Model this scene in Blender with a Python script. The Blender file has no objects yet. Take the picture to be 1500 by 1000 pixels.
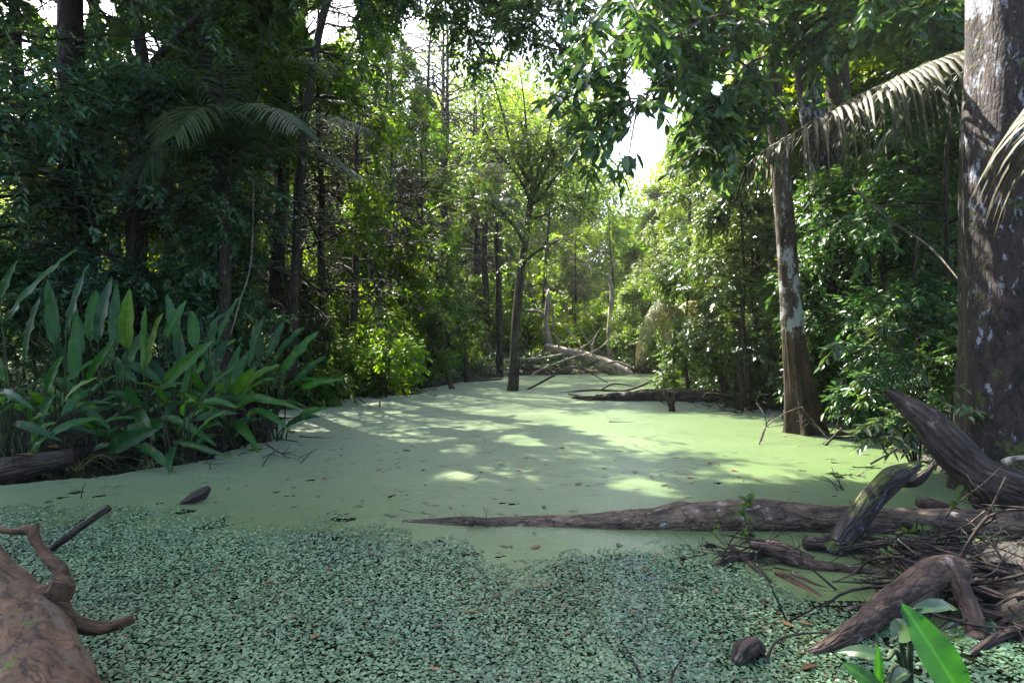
import bpy, math, random
import numpy as np
from mathutils import Vector
S = bpy.context.scene
COL = S.collection
F, CX, CY, CH = 917.0, 750.0, 500.0, 1.6           # focal length in px of the 1500x1000 photo, centre, eye height
R = math.radians

def P(x, y, Y):                                     # photo pixel + distance -> point
    return np.array([(x - CX) / F * Y, Y, CH - (y - CY) / F * Y])
def Wt(x, y):                                       # photo pixel on the water
    return P(x, y, CH * F / (y - CY))
def PP(*l): return np.array([P(*a) for a in l])

# ------------------------------------------------------------------ noise
def _h(i, j, k, s):
    n = (i * 374761393 + j * 668265263 + k * 2147483647 + s * 974634777) & 0xFFFFFFFF
    n = ((n ^ (n >> 13)) * 1274126177) & 0xFFFFFFFF
    return ((n ^ (n >> 16)) & 0xFFFF) / 65535.0
def vnoise(p, s=0):
    p = np.atleast_2d(np.asarray(p, float)); f = np.floor(p).astype(np.int64); u = p - f; u = u * u * (3 - 2 * u)
    r = 0
    for a in (0, 1):
        for b in (0, 1):
            for c in (0, 1):
                w = (u[:, 0] if a else 1 - u[:, 0]) * (u[:, 1] if b else 1 - u[:, 1]) * (u[:, 2] if c else 1 - u[:, 2])
                r = r + w * _h(f[:, 0] + a, f[:, 1] + b, f[:, 2] + c, s)
    return r
def fbm(p, s=0, o=3):
    r = 0; a = .5; p = np.atleast_2d(np.asarray(p, float))
    for k in range(o):
        r = r + a * vnoise(p * 2 ** k, s + k); a *= .5
    return r / (1 - .5 ** o)
def unit(v):
    v = np.asarray(v, float); return v / (np.linalg.norm(v, axis=-1, keepdims=True) + 1e-9)

# ------------------------------------------------------------------ mesh builder
class MB:
    def __init__(s): s.v = []; s.q = []; s.t = []; s.b = []; s.r = []; s.n = 0
    def add(s, v, q=None, t=None, bark=None, rnd=None):
        v = np.asarray(v, float).reshape(-1, 3); m = len(v)
        if q is not None and len(q): s.q.append(np.asarray(q, np.int64).reshape(-1, 4) + s.n)
        if t is not None and len(t): s.t.append(np.asarray(t, np.int64).reshape(-1, 3) + s.n)
        s.v.append(v); s.b.append(np.zeros((m, 3)) if bark is None else np.asarray(bark).reshape(-1, 3))
        s.r.append(np.zeros(m) if rnd is None else np.broadcast_to(np.asarray(rnd, float), (m,)))
        s.n += m
    def mesh(s, name, mat, smooth=True):
        me = bpy.data.meshes.new(name)
        v = np.concatenate(s.v)
        q = np.concatenate(s.q) if s.q else np.zeros((0, 4), np.int64)
        t = np.concatenate(s.t) if s.t else np.zeros((0, 3), np.int64)
        me.vertices.add(len(v)); me.vertices.foreach_set('co', v.astype(np.float32).ravel())
        me.loops.add(q.size + t.size)
        me.loops.foreach_set('vertex_index', np.concatenate([q.ravel(), t.ravel()]).astype(np.int32))
        me.polygons.add(len(q) + len(t))
        st = np.concatenate([np.arange(len(q)) * 4, q.size + np.arange(len(t)) * 3]).astype(np.int32)
        me.polygons.foreach_set('loop_start', st)
        me.update(calc_edges=True)
        me.polygons.foreach_set('use_smooth', np.full(len(st), smooth, dtype=bool))
        a = me.attributes.new('bark', 'FLOAT_VECTOR', 'POINT'); a.data.foreach_set('vector', np.concatenate(s.b).astype(np.float32).ravel())
        a = me.attributes.new('rnd', 'FLOAT', 'POINT'); a.data.foreach_set('value', np.concatenate(s.r).astype(np.float32))
        me.materials.append(mat)
        return me

def spline(p, n):
    p = np.asarray(p, float)
    if len(p) < 3: return p[0] + (p[-1] - p[0]) * np.linspace(0, 1, n)[:, None]
    e = np.vstack([2 * p[0] - p[1], p, 2 * p[-1] - p[-2]])
    t = np.linspace(0, len(p) - 1 - 1e-6, n); i = t.astype(int); u = (t - i)[:, None]
    a, b, c, d = e[i], e[i + 1], e[i + 2], e[i + 3]
    return .5 * (2 * b + (c - a) * u + (2 * a - 5 * b + 4 * c - d) * u ** 2 + (3 * b - a - 3 * c + d) * u ** 3)
def tube(mb, pts, rad, sides=8, n=None, amp=0., seed=0, fn=None, freq=1., rnd=0., grain=0., jag=0.):
    pts = np.asarray(pts, float)
    rad = np.asarray(rad, float) * np.ones(len(pts)) if np.ndim(rad) == 0 else np.asarray(rad, float)
    if n:
        x = np.linspace(0, 1, len(pts)); rad = np.interp(np.linspace(0, 1, n), np.linspace(0, 1, len(rad)), rad)
        pts = spline(pts, n)
    elif len(rad) != len(pts): rad = np.interp(np.linspace(0, 1, len(pts)), np.linspace(0, 1, len(rad)), rad)
    T = unit(np.gradient(pts, axis=0)); mt = unit(T.sum(0))
    ref = np.array([0, 0, 1.]) if abs(mt[2]) < .8 else np.array([1., 0, 0])
    n1 = unit(np.cross(T, ref)); n2 = np.cross(T, n1)
    a = np.linspace(0, 2 * math.pi, sides, endpoint=False)
    d = np.concatenate([[0], np.cumsum(np.linalg.norm(np.diff(pts, axis=0), axis=1))])
    A, D = np.meshgrid(a, d); RR = np.repeat(rad[:, None], sides, 1)
    if fn is not None: RR = RR * fn(A, D)
    rm = max(rad.mean(), 1e-3)
    q = np.stack([np.cos(A) * rm, np.sin(A) * rm, D], -1).reshape(-1, 3)
    if amp:
        f = freq / rm
        RR = RR * (1 + amp * (fbm(q * np.array([f, f, f * .35]) * .8 + seed * 7.3, seed) - .5).reshape(A.shape) * 2)
    if grain:
        f = 3.2 / rm
        RR = RR * (1 + grain * (vnoise(q * np.array([f, f, f * .08]) + seed * 3.1, seed + 5) - .5).reshape(A.shape) * 2)
    V = pts[:, None, :] + RR[..., None] * (np.cos(A)[..., None] * n1[:, None, :] + np.sin(A)[..., None] * n2[:, None, :])
    if jag:                                          # splintered broken end
        V[-1] += T[-1] * (np.random.RandomState(seed).rand(sides)[:, None] * jag)
    m = len(pts); i, j = np.meshgrid(np.arange(m - 1), np.arange(sides), indexing='ij'); j2 = (j + 1) % sides
    qd = np.stack([i * sides + j, i * sides + j2, (i + 1) * sides + j2, (i + 1) * sides + j], -1).reshape(-1, 4)
    V = np.vstack([V.reshape(-1, 3), pts[:1], pts[-1:]]); bk = np.vstack([q, [[0, 0, 0]], [[0, 0, d[-1]]]])
    k = np.arange(sides); k2 = (k + 1) % sides; e = m * sides
    tr = np.vstack([np.stack([k2, k, np.full(sides, e)], 1), np.stack([(m - 1) * sides + k, (m - 1) * sides + k2, np.full(sides, e + 1)], 1)])
    mb.add(V, qd, tr, bk, rnd)

def leaves(mb, Pt, D, N, L, W, fold=.25, curl=.15, rnd=None, wide=.4):
    Pt = np.asarray(Pt); n = len(Pt); D = unit(D); N = N - (N * D).sum(1, keepdims=True) * D; N = unit(N); B = np.cross(D, N)
    L = np.broadcast_to(L, (n,))[:, None]; W = np.broadcast_to(W, (n,))[:, None]
    def pt(t, s, c=1): return Pt + D * L * t + B * W * s + N * (abs(s) * fold * W - curl * L * t * t * c)
    V = np.stack([pt(0, 0), pt(.3, -.46), pt(wide + .3, -.38), pt(1, 0), pt(wide + .3, .38), pt(.3, .46)], 1)
    b = np.arange(n)[:, None] * 6
    q = np.concatenate([b + np.array([[0, 3, 2, 1]]), b + np.array([[0, 5, 4, 3]])])
    r = np.random.rand(n) if rnd is None else rnd
    mb.add(V.reshape(-1, 3), q, None, None, np.repeat(r, 6))

# ------------------------------------------------------------------ objects
def thing(name, label, cat, loc=(0, 0, 0), group=None, rot=0., sc=1.):
    o = bpy.data.objects.new(name, None); COL.objects.link(o); o.location = tuple(loc); o.rotation_euler = (0, 0, rot); o.scale = (sc,) * 3
    o.empty_display_size = .2
    return tag(o, label, cat, group)
def tag(o, label, cat, group=None):
    o['label'] = label; o['category'] = cat
    if group: o['group'] = group
    return o
def part(name, me, parent=None):
    o = bpy.data.objects.new(name, me); COL.objects.link(o)
    if parent is not None: o.parent = parent
    return o
def mthing(name, mb, mat, label, cat, group=None, origin=None):
    """a thing that is one mesh, its origin at its base"""
    if origin is None: origin = mb.v[0][0]
    origin = np.asarray(origin, float)
    mb.v = [v - origin for v in mb.v]
    o = part(name, mb.mesh(name, mat)); o.location = tuple(origin)
    return tag(o, label, cat, group)
def kind(o, k): o['kind'] = k; return o

# ------------------------------------------------------------------ materials
def newmat(name):
    m = bpy.data.materials.new(name); m.use_nodes = True; nt = m.node_tree; nt.nodes.clear()
    def N(t, ins=None, **kw):
        n = nt.nodes.new(t)
        for k, v in kw.items(): setattr(n, k, v)
        for k, v in (ins or {}).items():
            s = n.inputs[k]
            if isinstance(v, bpy.types.NodeSocket): nt.links.new(v, s)
            else: s.default_value = v
        return n
    out = N('ShaderNodeOutputMaterial')
    return m, N, out, nt
def c4(c): return (c[0], c[1], c[2], 1)
def ramp(N, fac, stops, interp='LINEAR'):
    r = N('ShaderNodeValToRGB', {'Fac': fac}); e = r.color_ramp.elements; r.color_ramp.interpolation = interp
    while len(e) < len(stops): e.new(.5)
    for k, (p, c) in enumerate(stops):
        e[k].position = p; e[k].color = c4(c) if np.ndim(c) else (c, c, c, 1)
    return r.outputs['Color']
def mixc(N, f, a, b, bt='MIX'):
    n = N('ShaderNodeMix', data_type='RGBA', blend_type=bt)
    for k, v in ((0, f), (6, a), (7, b)):
        s = n.inputs[k]
        if isinstance(v, bpy.types.NodeSocket): n.id_data.links.new(v, s)
        else: s.default_value = v if k == 0 else c4(v)
    return n.outputs[2]
def leafmat(name, cols, trans, tcol, rough=.42, spec=.45, spots=None, veins=False):
    m, N, out, nt = newmat(name)
    at = N('ShaderNodeAttribute', attribute_name='rnd').outputs['Fac']
    oi = N('ShaderNodeObjectInfo').outputs['Random']
    st = [(i / (len(cols) - 1) * .999, c) for i, c in enumerate(cols)]
    col = ramp(N, at, st)
    geo = N('ShaderNodeNewGeometry')
    nz = N('ShaderNodeTexNoise', {'Vector': geo.outputs['Position'], 'Scale': .9, 'Detail': 2.}).outputs['Fac']
    col = mixc(N, 1., col, ramp(N, nz, [(.3, (.72, .8, .8)), (.7, (1.25, 1.15, .9))]), 'MULTIPLY')
    col = mixc(N, 1., col, ramp(N, oi, [(0, (.8, .95, 1.)), (.5, (1, 1, 1)), (1, (1.2, 1.05, .75))]), 'MULTIPLY')
    tc = mixc(N, 1., col, tcol, 'MULTIPLY')
    bump = None
    if spots or veins:
        tx = N('ShaderNodeAttribute', attribute_name='bark').outputs['Vector']
        if spots:
            s = N('ShaderNodeTexNoise', {'Vector': tx, 'Scale': spots[0], 'Detail': 5., 'Roughness': .7}).outputs['Fac']
            col = mixc(N, ramp(N, s, [(spots[1], 0.), (spots[1] + .08, 1.)]), col, spots[2])
        if veins:
            sx = N('ShaderNodeSeparateXYZ', {'Vector': tx})
            ab = N('ShaderNodeMath', {0: sx.outputs['X']}, operation='ABSOLUTE').outputs[0]
            ph = N('ShaderNodeMath', {0: ab, 1: -.7, 2: sx.outputs['Y']}, operation='MULTIPLY_ADD').outputs[0]
            sn = N('ShaderNodeMath', {0: N('ShaderNodeMath', {0: ph, 1: 420.}, operation='MULTIPLY').outputs[0]}, operation='SINE').outputs[0]
            bump = N('ShaderNodeBump', {'Height': sn, 'Strength': .05, 'Distance': .004}).outputs['Normal']
            rib = ramp(N, ab, [(.0, (1.55, 1.5, 1.3)), (.0042, (1.5, 1.45, 1.2)), (.0065, (1, 1, 1))])
            edge = N('ShaderNodeTexNoise', {'Vector': tx, 'Scale': 9., 'Detail': 3.}).outputs['Fac']
            col = mixc(N, 1., col, rib, 'MULTIPLY')
            col = mixc(N, 1., col, ramp(N, edge, [(.35, (.8, .85, .85)), (.65, (1.2, 1.15, .95))]), 'MULTIPLY')
            col = mixc(N, ramp(N, edge, [(.65, 0.), (.68, .85)]), col, (.15, .105, .04))
            tc = mixc(N, 1., col, tcol, 'MULTIPLY')
    b = N('ShaderNodeBsdfPrincipled', {'Base Color': col, 'Roughness': rough, 'Specular IOR Level': spec})
    t = N('ShaderNodeBsdfTranslucent', {'Color': tc})
    if bump is not None: nt.links.new(bump, b.inputs['Normal']); nt.links.new(bump, t.inputs['Normal'])
    nt.links.new(N('ShaderNodeMixShader', {0: trans, 1: b.outputs[0], 2: t.outputs[0]}).outputs[0], out.inputs[0])
    return m
def barkmat(name, dark, light, lichen=None, lam=.6, lsc=9., moss=0., scale=6., bump=.6, zgrad=None, rough=.85, stretch=.25, crack=.5, lstretch=.55, zl=None):
    m, N, out, nt = newmat(name)
    v = N('ShaderNodeAttribute', attribute_name='bark').outputs['Vector']
    mp = N('ShaderNodeMapping', {'Vector': v, 'Scale': (scale, scale, scale * stretch)}).outputs[0]
    n1 = N('ShaderNodeTexNoise', {'Vector': mp, 'Scale': 3.2, 'Detail': 8., 'Roughness': .68}).outputs['Fac']
    vo = N('ShaderNodeTexVoronoi', {'Vector': mp, 'Scale': 4.5}, feature='DISTANCE_TO_EDGE').outputs['Distance']
    n2 = N('ShaderNodeTexNoise', {'Vector': v, 'Scale': 1.7, 'Detail': 5., 'Roughness': .6}).outputs['Fac']
    n3 = N('ShaderNodeTexNoise', {'Vector': v, 'Scale': 34., 'Detail': 4.}).outputs['Fac']
    col = mixc(N, ramp(N, n1, [(.33, 0.), (.68, 1.)]), dark, light)
    col = mixc(N, 1., col, ramp(N, vo, [(0, (1 - crack, 1 - crack, 1 - crack)), (.16, (1, 1, 1))]), 'MULTIPLY')
    col = mixc(N, 1., col, ramp(N, n2, [(.35, (.62, .62, .66)), (.65, (1.3, 1.22, 1.12))]), 'MULTIPLY')
    n4 = N('ShaderNodeTexNoise', {'Vector': N('ShaderNodeMapping', {'Vector': v, 'Scale': (1, 1, .4)}).outputs[0], 'Scale': 7., 'Detail': 3., 'Distortion': .6}).outputs['Fac']
    ln = N('ShaderNodeMath', {0: N('ShaderNodeMath', {0: n4, 1: .5}, operation='SUBTRACT').outputs[0]}, operation='ABSOLUTE').outputs[0]
    col = mixc(N, 1., col, ramp(N, ln, [(0, (.25, .24, .23)), (.012, (.6, .6, .6)), (.03, (1, 1, 1))]), 'MULTIPLY')
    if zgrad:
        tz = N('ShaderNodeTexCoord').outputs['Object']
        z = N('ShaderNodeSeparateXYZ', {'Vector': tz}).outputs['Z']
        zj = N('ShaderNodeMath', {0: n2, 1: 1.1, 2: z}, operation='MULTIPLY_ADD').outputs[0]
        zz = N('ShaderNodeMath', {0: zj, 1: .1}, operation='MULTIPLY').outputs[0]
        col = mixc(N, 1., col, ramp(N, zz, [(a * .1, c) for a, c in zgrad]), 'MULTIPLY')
    if lichen:
        lf = N('ShaderNodeTexNoise', {'Vector': N('ShaderNodeMapping', {'Vector': v, 'Scale': (1, 1, lstretch)}).outputs[0], 'Scale': lsc, 'Detail': 7., 'Roughness': .72}).outputs['Fac']
        lf2 = N('ShaderNodeMath', {0: n2, 1: .5, 2: N('ShaderNodeMath', {0: lf, 1: .25}, operation='SUBTRACT').outputs[0]}, operation='MULTIPLY_ADD').outputs[0]
        if zl:
            zo = N('ShaderNodeSeparateXYZ', {'Vector': N('ShaderNodeTexCoord').outputs['Object']}).outputs['Z']
            zt = N('ShaderNodeMath', {0: N('ShaderNodeMath', {0: n2, 1: .8, 2: zo}, operation='MULTIPLY_ADD').outputs[0], 1: .1}, operation='MULTIPLY').outputs[0]
            lf2 = N('ShaderNodeMath', {0: lf2, 1: N('ShaderNodeMath', {0: ramp(N, zt, [((a + .4) * .1, b + .4) for a, b in zl]), 1: .4}, operation='SUBTRACT').outputs[0]}, operation='ADD').outputs[0]
        fl = ramp(N, lf2, [(lam, 0.), (lam + .05, 1.)])
        col = mixc(N, fl, col, mixc(N, n3, [c * .65 for c in lichen], [min(1, c * 1.25) for c in lichen]))
    if moss:
        nz = N('ShaderNodeSeparateXYZ', {'Vector': N('ShaderNodeNewGeometry').outputs['Normal']}).outputs['Z']
        mf = N('ShaderNodeTexNoise', {'Vector': v, 'Scale': 5., 'Detail': 10., 'Roughness': .8}).outputs['Fac']
        f = N('ShaderNodeMath', {0: nz, 1: .18, 2: mf}, operation='MULTIPLY_ADD').outputs[0]
        col = mixc(N, ramp(N, f, [(1 - moss, 0.), (1.03 - moss, 1.)]), col, mixc(N, n3, (.018, .03, .005), (.085, .105, .018)))
    h = N('ShaderNodeMath', {0: n1, 1: .7, 2: N('ShaderNodeMath', {0: n3, 1: .25}, operation='MULTIPLY').outputs[0]}, operation='MULTIPLY_ADD').outputs[0]
    h = N('ShaderNodeMath', {0: ramp(N, vo, [(0, 0.), (.2, 1.)]), 1: .8 * crack, 2: h}, operation='MULTIPLY_ADD').outputs[0]
    bp = N('ShaderNodeBump', {'Height': h, 'Strength': bump, 'Distance': .03}).outputs['Normal']
    b = N('ShaderNodeBsdfPrincipled', {'Base Color': col, 'Roughness': rough, 'Specular IOR Level': .35, 'Normal': bp})
    nt.links.new(b.outputs[0], out.inputs[0])
    return m

G_TR = (2.4, 2.2, .9)
M = {}
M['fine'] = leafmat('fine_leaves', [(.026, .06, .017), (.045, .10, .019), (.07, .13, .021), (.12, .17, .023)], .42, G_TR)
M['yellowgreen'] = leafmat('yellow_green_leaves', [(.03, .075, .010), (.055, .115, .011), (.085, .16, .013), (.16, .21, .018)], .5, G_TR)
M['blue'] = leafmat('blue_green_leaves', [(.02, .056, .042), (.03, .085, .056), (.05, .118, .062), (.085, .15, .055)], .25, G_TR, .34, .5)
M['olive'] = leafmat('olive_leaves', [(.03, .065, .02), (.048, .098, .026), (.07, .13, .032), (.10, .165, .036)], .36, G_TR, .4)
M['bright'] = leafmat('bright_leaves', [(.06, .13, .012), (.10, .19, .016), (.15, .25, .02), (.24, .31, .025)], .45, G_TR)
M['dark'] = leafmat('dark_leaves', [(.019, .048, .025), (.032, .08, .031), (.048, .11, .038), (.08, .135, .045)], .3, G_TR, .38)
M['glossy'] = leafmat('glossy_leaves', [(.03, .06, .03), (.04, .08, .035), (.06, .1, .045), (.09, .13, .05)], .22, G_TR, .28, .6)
M['heliconia'] = leafmat('paddle_leaves', [(.013, .052, .024), (.020, .082, .026), (.034, .118, .024), (.09, .17, .018)], .42, (2.2, 2.4, .7), .36, .34, veins=True)
M['palm'] = leafmat('palm_leaves', [(.03, .055, .02), (.05, .075, .025), (.07, .09, .03), (.11, .12, .04)], .28, G_TR, .4)
M['palm_pale'] = leafmat('lichen_spotted_palm_leaves', [(.017, .02, .008), (.026, .028, .011), (.036, .036, .014), (.05, .052, .011)], .12, (1.6, 1.5, .6), .6, .2, spots=(7., .60, (.2, .205, .19)))
M['palm_dark'] = leafmat('dark_palm_leaves', [(.014, .03, .012), (.022, .042, .015), (.03, .055, .018), (.05, .065, .018)], .22, G_TR, .5, .3)
M['palm_dead'] = leafmat('withered_palm_leaves', [(.2, .17, .09), (.26, .22, .12), (.3, .27, .14), (.2, .2, .06)], .3, (1.5, 1.3, .8), .5)
M['litter'] = leafmat('dead_leaves', [(.04, .022, .012), (.085, .038, .016), (.13, .058, .024), (.19, .105, .05)], .1, (1.3, 1.1, .8), .5)
M['straw'] = leafmat('dead_grass', [(.1, .09, .05), (.16, .15, .08), (.2, .2, .1), (.1, .14, .05)], .2, (1.5, 1.3, .8), .5)
M['fern'] = leafmat('floating_fern_leaves', [(.085, .07, .035), (.060, .128, .076), (.100, .182, .114), (.145, .235, .152), (.19, .27, .11)], .12, (1.5, 1.6, .9), .45, .45)
M['bark_dark'] = barkmat('dark_bark', (.018, .014, .012), (.07, .055, .045), (.16, .17, .16), .62, 6., .3)
M['bark_mid'] = barkmat('grey_brown_bark', (.03, .025, .02), (.12, .10, .08), (.22, .22, .21), .60, 7., .3)
M['bark_big'] = barkmat('blotched_bark', (.010, .007, .008), (.052, .036, .035), (.22, .23, .27), .53, 13., .42, 4., 1., crack=.2, stretch=.35, lstretch=.4, zl=[(1.5, -.09), (3.5, -.02), (5.5, .0)])
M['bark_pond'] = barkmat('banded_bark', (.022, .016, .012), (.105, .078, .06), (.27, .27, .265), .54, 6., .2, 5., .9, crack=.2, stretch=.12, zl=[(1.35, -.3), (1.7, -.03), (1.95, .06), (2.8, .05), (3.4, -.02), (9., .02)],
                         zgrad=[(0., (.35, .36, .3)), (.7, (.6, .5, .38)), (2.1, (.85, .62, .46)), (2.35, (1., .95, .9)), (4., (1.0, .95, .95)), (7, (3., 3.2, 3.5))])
M['log'] = barkmat('weathered_log', (.014, .010, .008), (.195, .138, .10), (.27, .24, .21), .60, 10., .24, 5., 1., stretch=.3, crack=.3)
M['log_moss'] = barkmat('mossy_log', (.012, .010, .010), (.08, .065, .06), (.2, .22, .3), .6, 8., .38, 5., 1., stretch=.16)
M['log_dark'] = barkmat('dark_dead_wood', (.016, .011, .011), (.088, .062, .052), (.15, .125, .115), .6, 10., .22, 5., 1., stretch=.12)
M['log_red'] = barkmat('reddish_dead_wood', (.015, .010, .008), (.135, .088, .066), (.2, .16, .15), .58, 14., .2, 5., 1., stretch=.35, crack=.35)
M['log_tan'] = barkmat('tan_log', (.028, .016, .010), (.16, .092, .052), (.10, .07, .055), .55, 5., .26, 7., 1., stretch=.4, crack=.05)
M['dead_pale'] = barkmat('bleached_wood', (.2, .17, .14), (.52, .46, .40), None, 1, 1, .1, 4., .6, stretch=.15, crack=.25)
M['twig'] = barkmat('twig_bark', (.02, .015, .013), (.09, .07, .06), None, 1, 1, 0, 8., .4)
M['twig_pale'] = barkmat('pale_twig_bark', (.1, .085, .07), (.24, .2, .17), None, 1, 1, 0, 8., .4)
M['stem'] = barkmat('green_stems', (.02, .04, .015), (.06, .09, .03), None, 1, 1, 0, 8., .2)

def ground_mat():
    m, N, out, nt = newmat('forest_floor')
    p = N('ShaderNodeNewGeometry').outputs['Position']
    a = N('ShaderNodeTexNoise', {'Vector': p, 'Scale': 2.2, 'Detail': 9., 'Roughness': .7}).outputs['Fac']
    v = N('ShaderNodeTexVoronoi', {'Vector': p, 'Scale': 34., 'Randomness': 1.})
    col = ramp(N, a, [(.3, (.005, .004, .003)), (.55, (.014, .010, .007)), (.75, (.03, .021, .013))])
    col = mixc(N, .3, col, mixc(N, 1., v.outputs['Color'], (.05, .032, .018), 'MULTIPLY'))
    bp = N('ShaderNodeBump', {'Height': v.outputs['Distance'], 'Strength': .8, 'Distance': .04}).outputs['Normal']
    nt.links.new(N('ShaderNodeBsdfPrincipled', {'Base Color': col, 'Roughness': .85, 'Normal': bp}).outputs[0], out.inputs[0]); return m
def water_mat():
    m, N, out, nt = newmat('still_water')
    p = N('ShaderNodeNewGeometry').outputs['Position']
    a = N('ShaderNodeTexNoise', {'Vector': p, 'Scale': 5., 'Detail': 2.}).outputs['Fac']
    bp = N('ShaderNodeBump', {'Height': a, 'Strength': .03, 'Distance': .02}).outputs['Normal']
    nt.links.new(N('ShaderNodeBsdfPrincipled', {'Base Color': (.008, .009, .005, 1), 'Roughness': .04, 'IOR': 1.33, 'Normal': bp}).outputs[0], out.inputs[0]); return m
def duck_mat():
    m, N, out, nt = newmat('duckweed_film')
    p = N('ShaderNodeNewGeometry').outputs['Position']
    a = N('ShaderNodeTexNoise', {'Vector': p, 'Scale': .55, 'Detail': 6., 'Roughness': .6}).outputs['Fac']
    f = N('ShaderNodeTexVoronoi', {'Vector': p, 'Scale': 170.}).outputs['Color']
    fg = N('ShaderNodeRGBToBW', {'Color': f}).outputs[0]
    s = N('ShaderNodeTexNoise', {'Vector': N('ShaderNodeMapping', {'Vector': p, 'Scale': (1., 1.3, 1)}).outputs[0], 'Scale': 9., 'Detail': 8., 'Roughness': .75}).outputs['Fac']
    g = N('ShaderNodeTexNoise', {'Vector': p, 'Scale': 42., 'Detail': 4., 'Roughness': .7}).outputs['Fac']
    col = ramp(N, a, [(.3, (.052, .097, .022)), (.5, (.068, .115, .030)), (.7, (.092, .136, .048))])
    col = mixc(N, 1., col, ramp(N, fg, [(.1, (.62, .66, .6)), (.5, (1., 1., 1.)), (.9, (1.3, 1.25, 1.25))]), 'MULTIPLY')
    f2 = N('ShaderNodeRGBToBW', {'Color': N('ShaderNodeTexVoronoi', {'Vector': p, 'Scale': 38.}).outputs['Color']}).outputs[0]
    col = mixc(N, 1., col, ramp(N, f2, [(.1, (.8, .82, .75)), (.5, (1., 1., 1.)), (.9, (1.18, 1.15, 1.2))]), 'MULTIPLY')
    col = mixc(N, ramp(N, g, [(.33, .85), (.40, 0.)]), col, (.04, .06, .015))
    col = mixc(N, ramp(N, s, [(.665, 0.), (.70, .9)]), col, (.03, .035, .012))
    bp = N('ShaderNodeBump', {'Height': N('ShaderNodeMath', {0: fg, 1: g}, operation='ADD').outputs[0], 'Strength': .35, 'Distance': .004}).outputs['Normal']
    nt.links.new(N('ShaderNodeBsdfPrincipled', {'Base Color': col, 'Roughness': .36, 'Specular IOR Level': .8, 'Sheen Weight': 1., 'Sheen Roughness': .135, 'Sheen Tint': (.95, 1., 1., 1), 'Normal': bp}).outputs[0], out.inputs[0]); return m

# ------------------------------------------------------------------ terrain, water, weed
POND = [(-700, 760), (-300, 690), (60, 652), (200, 624), (330, 612), (420, 588), (500, 580), (575, 574), (640, 567), (690, 557), (760, 550), (900, 547.5), (1045, 549),
        (1075, 563), (1120, 582), (1200, 612), (1262, 634), (1330, 668), (1395, 700), (1600, 745), (1700, 790), (1900, 1400), (-1500, 1400)]
POLY = np.array([Wt(*a)[:2] for a in POND])
def sdist(q):                                      # signed distance to the pond outline, + outside
    q = np.asarray(q, float); d = np.full(len(q), 1e9); ins = np.zeros(len(q), bool)
    for k in range(len(POLY)):
        a, b = POLY[k], POLY[(k + 1) % len(POLY)]; e = b - a
        t = np.clip(((q - a) @ e) / (e @ e), 0, 1); d = np.minimum(d, np.linalg.norm(q - a - t[:, None] * e, axis=1))
        c = (a[1] > q[:, 1]) != (b[1] > q[:, 1])
        with np.errstate(divide='ignore', invalid='ignore'):
            ins ^= c & (q[:, 0] < (b[0] - a[0]) * (q[:, 1] - a[1]) / (b[1] - a[1] + 1e-12) + a[0])
    return np.where(ins, -d, d)
def gz(q):
    q = np.atleast_2d(q)[:, :2]; d = sdist(q); n = fbm(np.c_[q * .7, np.zeros(len(q))], 3) - .5; n2 = fbm(np.c_[q * 3, np.zeros(len(q))], 9) - .5
    z = np.where(d < 0, np.maximum(-.5, d * .5), .55 * (1 - np.exp(-d / .9)) + .02 * d) + (n * .35 + n2 * .09) * np.clip(d + .3, 0, 1)
    z = z + .57 * np.exp(-(((q[:, 0] - 3.3) / 1.15) ** 2 + ((q[:, 1] - 4.6) / .62) ** 2) ** 1.5) * (d < 0) + .52 * np.exp(-(((q[:, 0] - 3.1) / .75) ** 2 + ((q[:, 1] - 3.5) / .6) ** 2)) * (d < 0) + .1 * n2 * (d < 0)
    z = z + .42 * np.exp(-(((q[:, 0] + 6.) / .9) ** 2 + ((q[:, 1] - 7.7) / .5) ** 2)) * (d < 0)
    return np.minimum(z, 2.6)
def gz1(x, y): return float(gz(np.array([[x, y]]))[0])

def grid_axis(lo, hi, fine, far):
    a = np.arange(lo, hi + 1e-6, fine); e = [hi]; st = fine
    while e[-1] < far: st *= 1.35; e.append(e[-1] + st)
    f = [lo]; st = fine
    while f[-1] > -far: st *= 1.35; f.append(f[-1] - st)
    return np.concatenate([np.array(f[1:])[::-1], a, np.array(e[1:])])
gx, gy = grid_axis(-16, 16, .22, 260), grid_axis(-2, 34, .22, 260)
X, Yg = np.meshgrid(gx, gy); q = np.c_[X.ravel(), Yg.ravel()]
mb = MB(); nx, ny = len(gx), len(gy); i, j = np.meshgrid(np.arange(ny - 1), np.arange(nx - 1), indexing='ij')
mb.add(np.c_[q, gz(q)], np.stack([i * nx + j, i * nx + j + 1, (i + 1) * nx + j + 1, (i + 1) * nx + j], -1).reshape(-1, 4))
kind(part('ground', mb.mesh('ground', ground_mat())), 'structure')
mb = MB(); mb.add([(-22, -3, 0), (22, -3, 0), (22, 34, 0), (-22, 34, 0)], [(0, 1, 2, 3)])
kind(part('water', mb.mesh('water', water_mat())), 'structure')

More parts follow.
